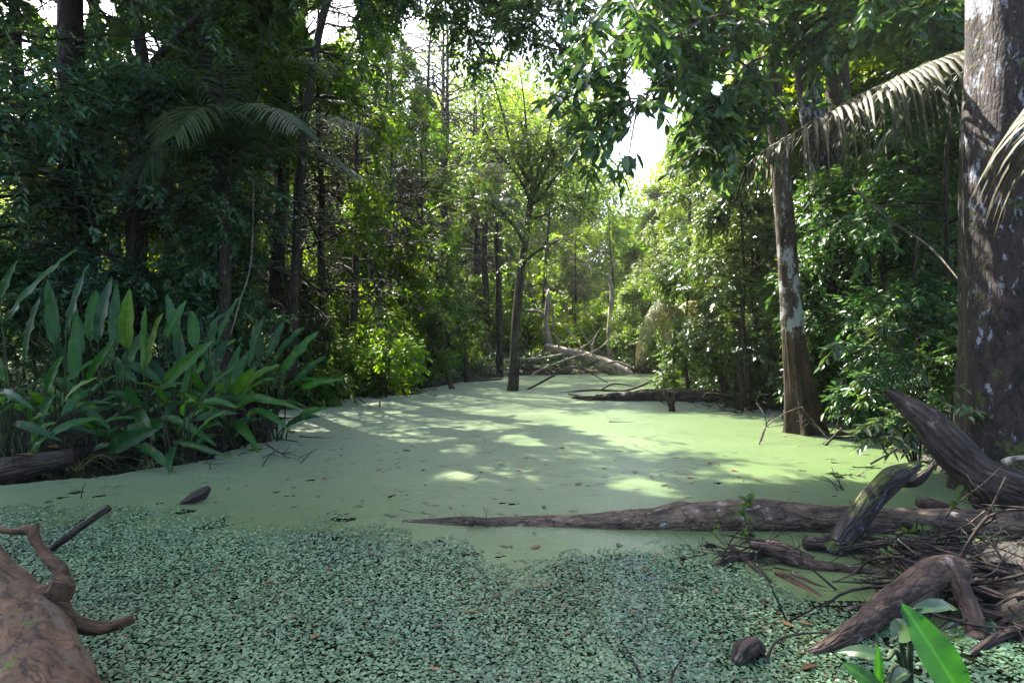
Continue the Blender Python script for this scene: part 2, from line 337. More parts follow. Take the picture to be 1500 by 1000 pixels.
def to_px(q): return CX + q[:, 0] / q[:, 1] * F, CY + CH / q[:, 1] * F
FX = [-600, 0, 200, 330, 450, 560, 620, 670, 720, 780, 860, 1000, 1050, 1120, 1200, 1300, 1500, 2000]
FY = [738, 741, 745, 759, 762, 768, 782, 800, 815, 822, 808, 799, 815, 842, 880, 905, 905, 905]
def fern_in(q):                                     # >0 inside the floating fern mat, in metres-ish
    x, y = to_px(q); n = fbm(np.c_[q * 2.2, np.zeros(len(q))], 21) - .5
    return (y - np.interp(x, FX, FY)) / 60 + n * .8 + (fbm(np.c_[q * 9, np.zeros(len(q))], 22) - .5) * .5
mb = MB()
def weed(x0, x1, y0, y1, c):
    nx, ny = round((x1 - x0) / c), round((y1 - y0) / c)
    i, j = np.meshgrid(np.arange(ny), np.arange(nx), indexing='ij')
    cen = np.c_[x0 + (j.ravel() + .5) * c, y0 + (i.ravel() + .5) * c]
    d = sdist(cen); px, py = to_px(cen)
    left = np.interp(py, [570, 600, 640, 672, 700, 715, 740], [430, 425, 395, 330, 120, -60, -900])
    hole = fbm(np.c_[cen * 1.6, np.zeros(len(cen))], 31)
    keep = (d < .25) & (fern_in(cen) < .5 + 1.3 * (fbm(np.c_[cen * 5, np.zeros(len(cen))], 33) - .5)) & (px > left + (hole - .5) * 90)
    tear = fbm(np.c_[cen * np.array([2.6, 3.4]), np.zeros(len(cen))], 35, 5) + .1 * fbm(np.c_[cen * 14, np.zeros(len(cen))], 36, 2)
    keep &= (tear > .27) | (cen[:, 1] > 9.6)
    keep &= ~((px > 1180) & (py > 880) & (hole > .45))
    i, j = i.ravel()[keep], j.ravel()[keep]
    g = np.arange((nx + 1) * (ny + 1)).reshape(ny + 1, nx + 1)
    qd = np.stack([g[i, j], g[i, j + 1], g[i + 1, j + 1], g[i + 1, j]], -1)
    u, inv = np.unique(qd, return_inverse=True); vi, vj = u // (nx + 1), u % (nx + 1)
    pos = np.c_[x0 + vj * c, y0 + vi * c]
    edge = (np.abs(pos[:, 1] - 9.6) > .02)[:, None]
    jit = edge * np.c_[vnoise(np.c_[pos * 37, np.zeros(len(pos))], 1), vnoise(np.c_[pos * 37, np.zeros(len(pos))], 2)] - .5 * edge
    mb.add(np.c_[pos + jit * c * .8, .004 + .002 * edge[:, 0] * vnoise(np.c_[pos * 9, np.zeros(len(pos))], 4)], inv.reshape(-1, 4))
weed(-7.5, 7.5, 3.2, 9.6, .025); weed(-8, 9, 9.6, 32.2, .1)
o = kind(part('duckweed', mb.mesh('duckweed', duck_mat())), 'stuff'); tag(o, 'flat green film of duckweed covering the still pond', 'duckweed')

rs = np.random.RandomState(12); mb = MB(); q = np.c_[rs.uniform(-6, 7, 3000), 4.6 + 22 * rs.rand(3000) ** 1.5]
q = q[(sdist(q) < -.1) & (fern_in(q) < .1) & (fbm(np.c_[q * .8, np.zeros(len(q))], 55, 2) + rs.normal(0, .12, len(q)) > .5)]; px_, py_ = to_px(q); q = q[(px_ > np.interp(py_, [570, 640, 740], [430, 400, -900])) & (rs.rand(len(q)) < .75)]; n = len(q); an = rs.normal(0, .9, n)
leaves(mb, np.c_[q, np.full(n, .009)], np.c_[np.cos(an), np.sin(an), rs.normal(0, .05, n)], np.c_[rs.normal(0, .15, (n, 2)), np.ones(n)], rs.uniform(.03, .13, n) * (1 + q[:, 1] / 25), rs.uniform(.012, .03, n), .1, -.03, rs.rand(n) * .35)
o = kind(part('pond_debris', mb.mesh('pond_debris', M['litter'])), 'stuff'); tag(o, 'scattered dark flecks of bark and leaf bits floating on the duckweed', 'debris')

# floating fern mat: tens of thousands of tiny leaves
rs = np.random.RandomState(5); mb = MB(); sp = .0165
a, b = np.meshgrid(np.arange(-4.9, 3.6, sp), np.arange(2.55, 6.15, sp)); q = np.c_[a.ravel(), b.ravel()]
q = q + (rs.rand(*q.shape) - .5) * sp * 1.15
px, py = to_px(q); k = (px > -90) & (px < 1590); q, px, py = q[k], px[k], py[k]
fi = fern_in(q); hole = fbm(np.c_[q * 17, np.zeros(len(q))], 41, 3); big = fbm(np.c_[q * 1.3, np.zeros(len(q))], 43, 2)
thin = np.clip((px - 1150) / 250, 0, 1) * np.clip((py - 780) / 80, 0, 1)
k = (rs.rand(len(q)) < np.clip(fi * 1.7 + .12, 0, 1)) & (hole > .18 + .12 * (big - .5) + thin * .19) & (gz(q) < .0)
q = q[k]; n = len(q); an = rs.rand(n) * 6.283
D = np.c_[np.cos(an), np.sin(an), rs.normal(0, .16, n)]; Nn = np.c_[rs.normal(0, .24, n), rs.normal(0, .24, n), np.ones(n)]
sz = .0178 + .012 * rs.rand(n) ** 1.6; dd = np.c_[q, .007 + .006 * rs.rand(n)]
leaves(mb, dd - D * sz[:, None] * .5, D, Nn, sz, sz * .95, .22, -.06, np.clip(rs.rand(n) * .75 + .5 * (big[k] - .35), 0, 1), .42)
o = kind(part('floating_fern', mb.mesh('floating_fern', M['fern'])), 'stuff'); tag(o, 'mat of tiny blue green floating fern leaves over dark foreground water', 'floating fern')

# ------------------------------------------------------------------ trees
def perp(d, rs):
    a = unit(np.cross(d, rs.normal(size=3))); return a
def tree_arrays(seed, H, r0, zc0, Rc, nl, ns, nt, nleaf, L, W, droop=.3, lift=.45, wig=.25, lean=(0, 0), top=.35, flare=.5, wlen=.5, spread=None, sides=9, stems=1, minb=.0):
    rs = np.random.RandomState(seed); wood, lf = MB(), MB()
    S0, T0, LN = [], [], []
    for st in range(stems):
        off = np.array([.35 * Rc * math.cos(st * 2.4), .35 * Rc * math.sin(st * 2.4), 0]) * (stems > 1)
        n = 9; z = np.linspace(-.35, H * .96, n); pts = np.c_[np.cumsum(rs.normal(0, wig * .25, n)), np.cumsum(rs.normal(0, wig * .25, n)), z]
        pts[:, :2] -= pts[1, :2]; pts[0, :2] = 0
        pts[:, :2] += (np.clip(z, 0, None) / H)[:, None] ** 1.2 * np.array(lean) + off[:2] * np.linspace(.2, 1, n)[:, None]
        rad = r0 * (1 - .86 * np.linspace(0, 1, n) ** 1.1)
        fn = (lambda A, D: 1 + flare * np.exp(-D / (3 * r0 + .05)) * (1 + .45 * np.sin(4 * A + seed) + .3 * np.sin(7 * A))) if flare else None
        tube(wood, pts, rad, sides, 40, .12, seed, fn)
        sp = spline(pts, 60)
        for l in range(nl // stems):
            u = rs.rand() ** .85; zz = zc0 + u * (H * .97 - zc0); base = sp[np.argmin(abs(sp[:, 2] - zz))]
            az = l * 2.399 + rs.normal(0, .5)
            prof = (math.sin(math.pi * (.12 + .8 * u)) ** .7) * (1 - top * u)
            ll = Rc * prof * (.65 + .5 * rs.rand()); el = lift * (.5 + rs.rand()) * (.6 + .6 * u)
            d = np.array([math.cos(az) * math.cos(el), math.sin(az) * math.cos(el), math.sin(el)])
            m = 7; tt = np.linspace(0, 1, m)
            lp = base + d * ll * tt[:, None] + np.c_[np.zeros((m, 2)), -droop * ll * tt ** 2.2] + np.cumsum(rs.normal(0, .035 * ll, (m, 3)), 0) * (tt > 0)[:, None]
            rl = r0 * .42 * (1 - .55 * u) * (ll / Rc) ** .7
            tube(wood, lp, [rl, rl * .12 + .003], 5, 12, .1, seed + l)
            for s in range(ns):
                w = .18 + .82 * (s + rs.rand()) / ns; k = min(int(w * (m - 1)), m - 2); b0 = lp[k] + (lp[k + 1] - lp[k]) * (w * (m - 1) - k)
                dl = unit(lp[k + 1] - lp[k]); sd = unit(dl * .55 + perp(dl, rs) * np.array([1, 1, .55]) + np.array([0, 0, .12]))
                sl = (.22 + .3 * (1 - w)) * ll * (.6 + .7 * rs.rand()) + .25 * wlen
                m2 = 5; t2 = np.linspace(0, 1, m2); spn = b0 + sd * sl * t2[:, None] + np.c_[np.zeros((m2, 2)), -droop * .8 * sl * t2 ** 2] + np.cumsum(rs.normal(0, .03 * sl, (m2, 3)), 0)
                tube(wood, spn, [rl * .35 + .003, .003], 3)
                for g in range(nt):
                    w2 = .15 + .85 * (g + rs.rand()) / nt; k2 = min(int(w2 * (m2 - 1)), m2 - 2); b1 = spn[k2] + (spn[k2 + 1] - spn[k2]) * (w2 * (m2 - 1) - k2)
                    d2 = unit(sd * .5 + perp(sd, rs) * .9 + np.array([0, 0, -droop * .5])); tl = wlen * (.5 + .7 * rs.rand())
                    S0.append(b1); T0.append(d2); LN.append(tl)
    S0, T0, LN = np.array(S0), np.array(T0), np.array(LN); k = S0[:, 2] > minb; S0, T0, LN = S0[k], T0[k], LN[k]
    if spread is None: spread = 1.0
    n = len(S0); kk = np.tile(np.arange(nleaf), n); I = np.repeat(np.arange(n), nleaf)
    t = (kk + .6) / nleaf
    T = T0[I]; side = np.cross(T, [0, 0, 1]); bad = np.linalg.norm(side, axis=1) < .1; side[bad] = [1, 0, 0]; side = unit(side)
    sg = np.where(kk % 2 == 0, 1., -1.)[:, None]
    Pos = S0[I] + T * (LN[I] * t)[:, None] + np.c_[np.zeros((len(I), 2)), -droop * .5 * LN[I] * t ** 2] + rs.normal(0, .03 * wlen, (len(I), 3))
    D = T * (.55 + .6 * t[:, None]) + side * sg * spread + rs.normal(0, .25, (len(I), 3)) + np.array([0, 0, -droop * .9])
    Nn = np.array([0, 0, 1.]) + rs.normal(0, .45, (len(I), 3)) + T * .3
    sz = (.65 + .6 * rs.rand(len(I)))
    cl = np.clip(rs.rand(n) * .6, 0, 1)[I] + .4 * rs.rand(len(I))
    leaves(lf, Pos, D, Nn, L * sz, W * sz, .2, .12 + droop * .15, cl)
    return wood, lf
class Proto:
    def __init__(s, bark, leaf, *a, **k):
        w, l = tree_arrays(*a, **k); s.w = w.mesh('trunk', M[bark]); s.l = l.mesh('crown', M[leaf]); s.cache = {}
    def mats(s, bark, leaf):
        key = (bark, leaf)
        if key not in s.cache:
            w = s.w if bark is None else s.w.copy(); l = s.l if leaf is None else s.l.copy()
            if bark: w.materials[0] = M[bark]
            if leaf: l.materials[0] = M[leaf]
            s.cache[key] = (w, l)
        return s.cache[key]
    def place(s, x, Y, sc, rot, name, label, cat='tree', group=None, bark=None, leaf=None, z=None, zs=None, stem='trunk', crown='crown'):
        Xw = (x - CX) / F * Y; zz = gz1(Xw, Y) if z is None else z
        t = thing(name, label, cat, (Xw, Y, zz), group, R(rot), sc)
        if zs: t.scale = (sc, sc, sc * zs)
        w, l = s.mats(bark, leaf); part(stem, w, t); part(crown, l, t); return t

# prototypes                     seed H   r0  zc0  Rc  nl ns nt leaf  L    W
TALL = [Proto('bark_mid', 'fine', 11, 19., .30, 7.5, 5.0, 32, 10, 7, 12, .19, .085, droop=.25, wlen=.8),
        Proto('bark_dark', 'fine', 12, 17., .24, 6.5, 4.6, 32, 10, 7, 12, .18, .08, droop=.35, wlen=.7, lean=(1.2, .5)),
        Proto('bark_mid', 'fine', 13, 22., .36, 8.0, 5.6, 36, 10, 7, 12, .19, .085, droop=.25, wlen=.85, lean=(-.8, .8))]
CURT = [Proto('bark_dark', 'yellowgreen', 21, 13., .16, 1.2, 3.3, 44, 10, 8, 12, .13, .06, droop=.4, wlen=.55, lift=.55, minb=.5),
        Proto('bark_mid', 'yellowgreen', 22, 11., .13, .9, 2.9, 42, 10, 8, 12, .13, .056, droop=.65, wlen=.6, lift=.7, lean=(.8, -.4), minb=.4)]
MED = [Proto('bark_dark', 'dark', 31, 8., .10, 1.4, 2.6, 22, 8, 7, 9, .17, .075, droop=.45, wlen=.5),
       Proto('bark_dark', 'dark', 32, 7., .08, .9, 2.3, 20, 8, 7, 9, .15, .065, droop=.35, wlen=.5, lean=(.7, 0))]
SHRUB = [Proto('twig', 'dark', 41, 2.6, .035, .15, 1.5, 18, 6, 6, 8, .13, .058, droop=.35, wlen=.32, lift=.9, flare=0, sides=6, stems=3),
         Proto('twig', 'dark', 42, 1.7, .025, .1, 1.15, 16, 6, 6, 8, .16, .06, droop=.5, wlen=.35, lift=.9, flare=0, sides=6, stems=4),
         Proto('twig', 'dark', 43, 3.6, .04, .3, 1.6, 20, 6, 6, 8, .15, .06, droop=.4, wlen=.36, lift=.8, flare=0, sides=6, stems=2)]
SPRAY = Proto('bark_dark', 'blue', 51, 7.4, .13, 2.6, 4.2, 26, 9, 7, 11, .13, .055, droop=.3, wlen=.55, lift=.3)
# ------------------------------------------------------------------ camera, light
cam = bpy.data.cameras.new('camera'); cam.lens = F / 1500 * 36; cam.sensor_width = 36; cam.clip_end = 1000; cam.clip_start = .05
co = bpy.data.objects.new('camera', cam); COL.objects.link(co); co.location = (0, 0, CH); co.rotation_euler = (R(90), 0, 0); S.camera = co
AZ, EL = R(-33), R(51)
sv = Vector((math.sin(AZ) * math.cos(EL), math.cos(AZ) * math.cos(EL), math.sin(EL)))
sl = bpy.data.lights.new('sun', 'SUN'); sl.energy = 5.; sl.angle = R(.53); sl.color = (1, .93, .8)
so = bpy.data.objects.new('sun', sl); COL.objects.link(so); so.rotation_euler = (-sv).to_track_quat('-Z', 'Y').to_euler(); so.location = (-20, 20, 40)
w = bpy.data.worlds.new('World'); S.world = w; w.use_nodes = True; nt = w.node_tree
sk = nt.nodes.new('ShaderNodeTexSky'); sk.sky_type = 'NISHITA'; sk.sun_disc = False; sk.sun_elevation = EL; sk.sun_rotation = AZ; sk.dust_density = 3.; sk.air_density = 1.
nt.links.new(sk.outputs[0], nt.nodes['Background'].inputs[0]); nt.nodes['Background'].inputs[1].default_value = .098
S.view_settings.view_transform = 'Standard'; S.view_settings.look = 'None'; S.view_settings.exposure = 2.8; S.view_settings.gamma = 1
cy = S.cycles; cy.use_denoising = True; cy.max_bounces = 7; cy.diffuse_bounces = 4; cy.glossy_bounces = 2; cy.transmission_bounces = 5; cy.transparent_max_bounces = 6
cy.sample_clamp_indirect = 2.; cy.blur_glossy = 1.; cy.caustics_reflective = False; cy.caustics_refractive = False

# ------------------------------------------------------------------ forest trees
GT = 'tall trees of the forest'
for a in [  # proto, x, Y, scale, rot, bark, leaf, label
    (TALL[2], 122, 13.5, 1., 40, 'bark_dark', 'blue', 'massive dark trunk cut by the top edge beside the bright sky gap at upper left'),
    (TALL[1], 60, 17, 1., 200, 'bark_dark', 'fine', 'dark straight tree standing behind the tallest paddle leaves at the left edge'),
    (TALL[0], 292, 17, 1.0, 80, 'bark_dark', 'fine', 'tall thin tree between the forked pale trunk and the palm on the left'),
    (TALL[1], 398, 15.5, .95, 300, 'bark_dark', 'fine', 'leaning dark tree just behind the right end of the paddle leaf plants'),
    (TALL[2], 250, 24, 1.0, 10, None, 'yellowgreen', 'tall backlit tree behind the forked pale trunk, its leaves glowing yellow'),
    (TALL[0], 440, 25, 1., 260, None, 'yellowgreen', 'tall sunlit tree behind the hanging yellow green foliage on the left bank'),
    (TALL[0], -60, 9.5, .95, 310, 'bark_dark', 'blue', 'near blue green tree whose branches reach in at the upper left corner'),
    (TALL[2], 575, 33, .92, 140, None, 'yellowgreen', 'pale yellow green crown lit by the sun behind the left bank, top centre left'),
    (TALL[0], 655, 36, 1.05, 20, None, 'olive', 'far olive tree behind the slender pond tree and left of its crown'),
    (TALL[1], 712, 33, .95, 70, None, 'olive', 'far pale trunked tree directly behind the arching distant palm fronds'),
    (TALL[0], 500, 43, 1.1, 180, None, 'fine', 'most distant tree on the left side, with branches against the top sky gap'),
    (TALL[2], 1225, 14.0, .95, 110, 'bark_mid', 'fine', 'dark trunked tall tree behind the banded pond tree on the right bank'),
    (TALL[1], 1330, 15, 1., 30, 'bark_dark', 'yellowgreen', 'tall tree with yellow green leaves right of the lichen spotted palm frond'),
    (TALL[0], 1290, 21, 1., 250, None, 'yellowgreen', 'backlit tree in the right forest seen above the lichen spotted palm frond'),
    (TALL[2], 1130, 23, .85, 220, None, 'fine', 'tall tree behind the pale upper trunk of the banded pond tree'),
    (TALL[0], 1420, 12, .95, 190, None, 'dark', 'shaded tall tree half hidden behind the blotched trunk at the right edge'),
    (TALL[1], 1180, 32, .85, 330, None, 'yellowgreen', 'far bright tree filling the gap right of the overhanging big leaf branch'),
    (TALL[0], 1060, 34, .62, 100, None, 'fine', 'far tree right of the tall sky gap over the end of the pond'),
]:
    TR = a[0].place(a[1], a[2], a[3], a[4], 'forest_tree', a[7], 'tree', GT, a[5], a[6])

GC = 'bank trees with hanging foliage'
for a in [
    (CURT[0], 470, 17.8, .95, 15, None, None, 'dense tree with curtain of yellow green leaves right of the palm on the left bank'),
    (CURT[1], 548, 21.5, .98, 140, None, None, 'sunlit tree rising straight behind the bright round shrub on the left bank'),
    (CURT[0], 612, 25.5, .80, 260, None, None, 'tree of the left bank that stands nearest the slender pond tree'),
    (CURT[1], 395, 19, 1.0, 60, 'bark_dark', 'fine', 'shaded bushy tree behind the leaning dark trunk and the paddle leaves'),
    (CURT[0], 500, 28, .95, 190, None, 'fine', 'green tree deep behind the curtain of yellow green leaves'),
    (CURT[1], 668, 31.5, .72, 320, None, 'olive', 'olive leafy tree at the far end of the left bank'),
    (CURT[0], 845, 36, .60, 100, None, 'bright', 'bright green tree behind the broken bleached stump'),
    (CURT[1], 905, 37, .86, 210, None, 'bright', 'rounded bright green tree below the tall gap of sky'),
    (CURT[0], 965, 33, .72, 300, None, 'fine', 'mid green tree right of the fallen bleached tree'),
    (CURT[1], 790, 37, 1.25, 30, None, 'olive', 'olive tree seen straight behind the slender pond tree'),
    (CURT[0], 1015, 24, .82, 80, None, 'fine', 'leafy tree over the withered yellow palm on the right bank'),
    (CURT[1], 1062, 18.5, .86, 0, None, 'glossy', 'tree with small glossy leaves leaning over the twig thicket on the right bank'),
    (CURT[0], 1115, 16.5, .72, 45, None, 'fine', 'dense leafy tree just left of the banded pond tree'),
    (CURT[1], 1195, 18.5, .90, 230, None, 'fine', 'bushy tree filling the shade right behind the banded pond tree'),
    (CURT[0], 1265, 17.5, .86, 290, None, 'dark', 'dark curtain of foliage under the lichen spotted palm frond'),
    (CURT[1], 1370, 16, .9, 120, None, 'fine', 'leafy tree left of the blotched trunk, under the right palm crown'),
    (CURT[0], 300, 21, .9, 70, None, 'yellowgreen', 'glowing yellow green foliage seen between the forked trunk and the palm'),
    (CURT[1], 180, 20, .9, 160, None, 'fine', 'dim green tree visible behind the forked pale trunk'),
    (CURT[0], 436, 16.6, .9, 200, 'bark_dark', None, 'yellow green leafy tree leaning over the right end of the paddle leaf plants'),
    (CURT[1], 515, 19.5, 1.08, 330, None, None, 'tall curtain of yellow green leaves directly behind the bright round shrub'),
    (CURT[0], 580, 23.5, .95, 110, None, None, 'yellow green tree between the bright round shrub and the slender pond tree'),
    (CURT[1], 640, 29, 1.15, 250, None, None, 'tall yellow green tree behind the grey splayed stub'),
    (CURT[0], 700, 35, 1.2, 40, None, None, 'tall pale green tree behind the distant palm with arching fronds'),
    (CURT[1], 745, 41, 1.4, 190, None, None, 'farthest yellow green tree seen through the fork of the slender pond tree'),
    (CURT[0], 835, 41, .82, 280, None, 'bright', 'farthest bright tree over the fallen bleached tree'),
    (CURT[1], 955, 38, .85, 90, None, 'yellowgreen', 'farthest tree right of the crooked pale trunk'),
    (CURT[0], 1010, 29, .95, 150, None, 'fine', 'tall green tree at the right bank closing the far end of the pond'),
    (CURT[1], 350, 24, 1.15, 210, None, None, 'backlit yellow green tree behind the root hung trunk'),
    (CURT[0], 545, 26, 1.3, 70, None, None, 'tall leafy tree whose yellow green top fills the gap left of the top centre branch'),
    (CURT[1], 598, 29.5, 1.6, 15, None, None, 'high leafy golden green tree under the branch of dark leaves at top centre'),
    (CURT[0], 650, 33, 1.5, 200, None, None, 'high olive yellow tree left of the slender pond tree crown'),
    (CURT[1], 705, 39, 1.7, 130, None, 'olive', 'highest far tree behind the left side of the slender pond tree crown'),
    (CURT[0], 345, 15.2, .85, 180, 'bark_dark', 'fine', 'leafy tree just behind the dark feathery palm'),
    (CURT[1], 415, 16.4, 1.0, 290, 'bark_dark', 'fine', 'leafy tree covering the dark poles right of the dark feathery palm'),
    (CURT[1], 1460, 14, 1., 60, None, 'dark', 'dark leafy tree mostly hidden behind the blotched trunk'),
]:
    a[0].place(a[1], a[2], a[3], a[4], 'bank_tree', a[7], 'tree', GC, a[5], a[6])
SPRAY.place(-20, 11.0, 1.05, 30, 'understory_tree', 'blue green tree with layered drooping sprays at the upper left', 'tree')
SPRAY.place(190, 12.3, .88, 160, 'understory_tree', 'blue green leafy tree with flat sprays crossing the forked pale trunk', 'tree')
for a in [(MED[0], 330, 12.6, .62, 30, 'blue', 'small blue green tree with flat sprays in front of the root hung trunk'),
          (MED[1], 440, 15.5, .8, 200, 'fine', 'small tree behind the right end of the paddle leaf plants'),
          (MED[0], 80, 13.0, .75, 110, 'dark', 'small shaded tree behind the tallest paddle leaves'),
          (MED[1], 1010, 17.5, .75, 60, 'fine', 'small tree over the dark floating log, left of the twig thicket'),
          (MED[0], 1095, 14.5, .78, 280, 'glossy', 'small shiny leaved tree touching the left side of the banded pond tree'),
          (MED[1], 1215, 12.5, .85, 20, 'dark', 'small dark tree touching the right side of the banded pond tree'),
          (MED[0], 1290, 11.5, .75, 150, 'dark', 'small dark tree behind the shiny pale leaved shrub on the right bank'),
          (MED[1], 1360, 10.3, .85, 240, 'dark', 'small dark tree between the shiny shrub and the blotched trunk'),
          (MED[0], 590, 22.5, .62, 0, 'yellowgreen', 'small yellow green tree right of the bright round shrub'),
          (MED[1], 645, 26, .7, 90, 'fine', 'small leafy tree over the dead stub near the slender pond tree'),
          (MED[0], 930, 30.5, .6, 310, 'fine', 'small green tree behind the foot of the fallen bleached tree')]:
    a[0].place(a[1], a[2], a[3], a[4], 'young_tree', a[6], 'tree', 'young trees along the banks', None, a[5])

GS = 'shrubs along the pond banks'
for a in [
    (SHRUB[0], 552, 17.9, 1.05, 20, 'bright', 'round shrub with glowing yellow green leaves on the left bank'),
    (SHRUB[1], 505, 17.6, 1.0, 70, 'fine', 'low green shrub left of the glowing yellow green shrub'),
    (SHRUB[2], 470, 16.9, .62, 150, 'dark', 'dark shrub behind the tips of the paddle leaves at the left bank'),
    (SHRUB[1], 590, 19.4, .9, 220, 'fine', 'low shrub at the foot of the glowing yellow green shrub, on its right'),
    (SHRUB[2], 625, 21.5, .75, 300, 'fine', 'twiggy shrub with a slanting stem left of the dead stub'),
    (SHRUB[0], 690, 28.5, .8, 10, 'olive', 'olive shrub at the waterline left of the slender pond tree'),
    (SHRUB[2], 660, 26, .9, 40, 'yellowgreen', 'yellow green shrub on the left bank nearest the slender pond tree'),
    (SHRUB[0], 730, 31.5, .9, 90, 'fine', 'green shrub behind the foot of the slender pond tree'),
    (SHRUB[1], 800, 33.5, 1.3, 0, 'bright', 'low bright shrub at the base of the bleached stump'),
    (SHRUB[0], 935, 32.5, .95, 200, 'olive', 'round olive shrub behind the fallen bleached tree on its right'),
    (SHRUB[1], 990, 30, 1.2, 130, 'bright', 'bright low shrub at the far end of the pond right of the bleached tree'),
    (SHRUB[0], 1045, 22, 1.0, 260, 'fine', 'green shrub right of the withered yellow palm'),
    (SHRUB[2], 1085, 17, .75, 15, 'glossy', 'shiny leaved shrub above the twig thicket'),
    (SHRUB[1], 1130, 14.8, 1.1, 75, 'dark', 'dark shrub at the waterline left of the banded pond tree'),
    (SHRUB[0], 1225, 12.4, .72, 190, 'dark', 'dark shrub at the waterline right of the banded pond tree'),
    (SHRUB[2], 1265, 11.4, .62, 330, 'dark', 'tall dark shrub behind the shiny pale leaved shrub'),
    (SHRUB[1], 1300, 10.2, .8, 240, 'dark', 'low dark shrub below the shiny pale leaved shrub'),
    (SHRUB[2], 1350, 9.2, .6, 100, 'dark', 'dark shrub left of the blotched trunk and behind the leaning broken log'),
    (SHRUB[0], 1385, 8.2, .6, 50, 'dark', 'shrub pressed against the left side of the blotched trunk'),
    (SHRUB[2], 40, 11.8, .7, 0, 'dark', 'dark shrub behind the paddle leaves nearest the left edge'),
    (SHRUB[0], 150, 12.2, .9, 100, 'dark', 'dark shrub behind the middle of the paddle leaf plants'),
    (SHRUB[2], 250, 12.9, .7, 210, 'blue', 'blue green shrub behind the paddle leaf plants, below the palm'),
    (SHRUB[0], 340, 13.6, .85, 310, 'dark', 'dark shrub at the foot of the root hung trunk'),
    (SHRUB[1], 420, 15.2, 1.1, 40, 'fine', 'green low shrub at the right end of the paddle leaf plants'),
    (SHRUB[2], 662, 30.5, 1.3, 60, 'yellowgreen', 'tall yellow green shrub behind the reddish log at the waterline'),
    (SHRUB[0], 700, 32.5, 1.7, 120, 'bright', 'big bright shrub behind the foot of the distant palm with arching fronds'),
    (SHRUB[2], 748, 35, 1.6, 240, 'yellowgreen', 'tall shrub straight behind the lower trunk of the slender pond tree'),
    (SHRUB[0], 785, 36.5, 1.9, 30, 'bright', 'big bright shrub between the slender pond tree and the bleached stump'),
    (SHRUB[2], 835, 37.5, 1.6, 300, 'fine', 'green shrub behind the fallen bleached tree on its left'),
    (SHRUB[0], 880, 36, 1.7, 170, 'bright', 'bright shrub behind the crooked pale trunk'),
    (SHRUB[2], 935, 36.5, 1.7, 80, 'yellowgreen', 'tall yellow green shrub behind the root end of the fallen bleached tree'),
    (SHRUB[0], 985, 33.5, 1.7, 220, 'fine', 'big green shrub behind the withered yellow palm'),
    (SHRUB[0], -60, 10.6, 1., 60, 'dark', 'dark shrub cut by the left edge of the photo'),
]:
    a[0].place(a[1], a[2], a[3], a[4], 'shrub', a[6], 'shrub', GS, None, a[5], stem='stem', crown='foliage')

# undergrowth carpet on the banks and the far wood: masses nobody could count
rs = np.random.RandomState(77); q = np.c_[rs.uniform(-19, 19, 9000), rs.uniform(7, 38, 9000)]; d = sdist(q)
k = (d > .05) & (np.abs(q[:, 0]) < q[:, 1] * .92) & (rs.rand(len(q)) < np.where(d < 3, 1, .5)); q = q[k]; n = len(q); m = 15
H = rs.uniform(.2, .75, n); I = np.repeat(np.arange(n), m)
Pt = np.c_[q[I] + rs.normal(0, .16, (len(I), 2)), gz(q)[I] + H[I] * rs.rand(len(I)) ** .7]
D = rs.normal(size=(len(I), 3)) * np.array([1, 1, .35]) + [0, 0, -.15]
mb = MB(); leaves(mb, Pt, D, np.array([0, 0, 1.]) + rs.normal(0, .4, (len(I), 3)), rs.uniform(.1, .2, len(I)), rs.uniform(.04, .075, len(I)), .2, .25, np.clip(rs.rand(n)[I] * .6 + rs.rand(len(I)) * .4, 0, 1))
o = kind(part('undergrowth', mb.mesh('undergrowth', M['dark'])), 'stuff'); tag(o, 'low dark leafy ground cover on the forest floor of both banks', 'undergrowth')
mb = MB(); nt_ = 0
while nt_ < 150:
    Y = rs.uniform(42, 66); X = rs.uniform(-.95, .95) * Y; x = CX + X / Y * F
    top = np.interp(x, [0, 60, 300, 470, 520, 650, 820, 860, 880, 960, 1000, 1100, 1500], [150, 130, 60, 0, 60, 20, 60, 110, 265, 265, 150, 0, 0]) - rs.uniform(-90, 25)
    Hh = (CY - top) / F * Y + CH; nt_ += 1
    if Hh < 4: continue
    rs.normal()
    nc = int(26 + Hh * 1.6); c = np.c_[rs.normal(0, 2.1, nc), rs.normal(0, 2.1, nc), rs.uniform(.5, Hh - 1.5, nc)]
    c[:, :2] *= (1.15 - .7 * (c[:, 2] / Hh) ** 3)[:, None]
    m = 80; pc = np.repeat(c, m, 0) + rs.normal(0, 1, (nc * m, 3)) * np.array([.75, .75, .42])
    leaves(mb, pc + np.array([X, Y, 0]), rs.normal(size=(nc * m, 3)) + [0, 0, -.4], np.array([0, 0, 1.]) + rs.normal(0, .5, (nc * m, 3)), rs.uniform(.24, .42, nc * m), rs.uniform(.11, .18, nc * m), .2, .2,
           np.clip(np.repeat(rs.rand(nc) * .5, m) + rs.rand(nc * m) * .3 + rs.rand() * .25, 0, 1))
o = kind(part('far_forest', mb.mesh('far_forest', M['bright'])), 'stuff'); tag(o, 'hazy far wood closing the view behind the bank trees', 'forest')

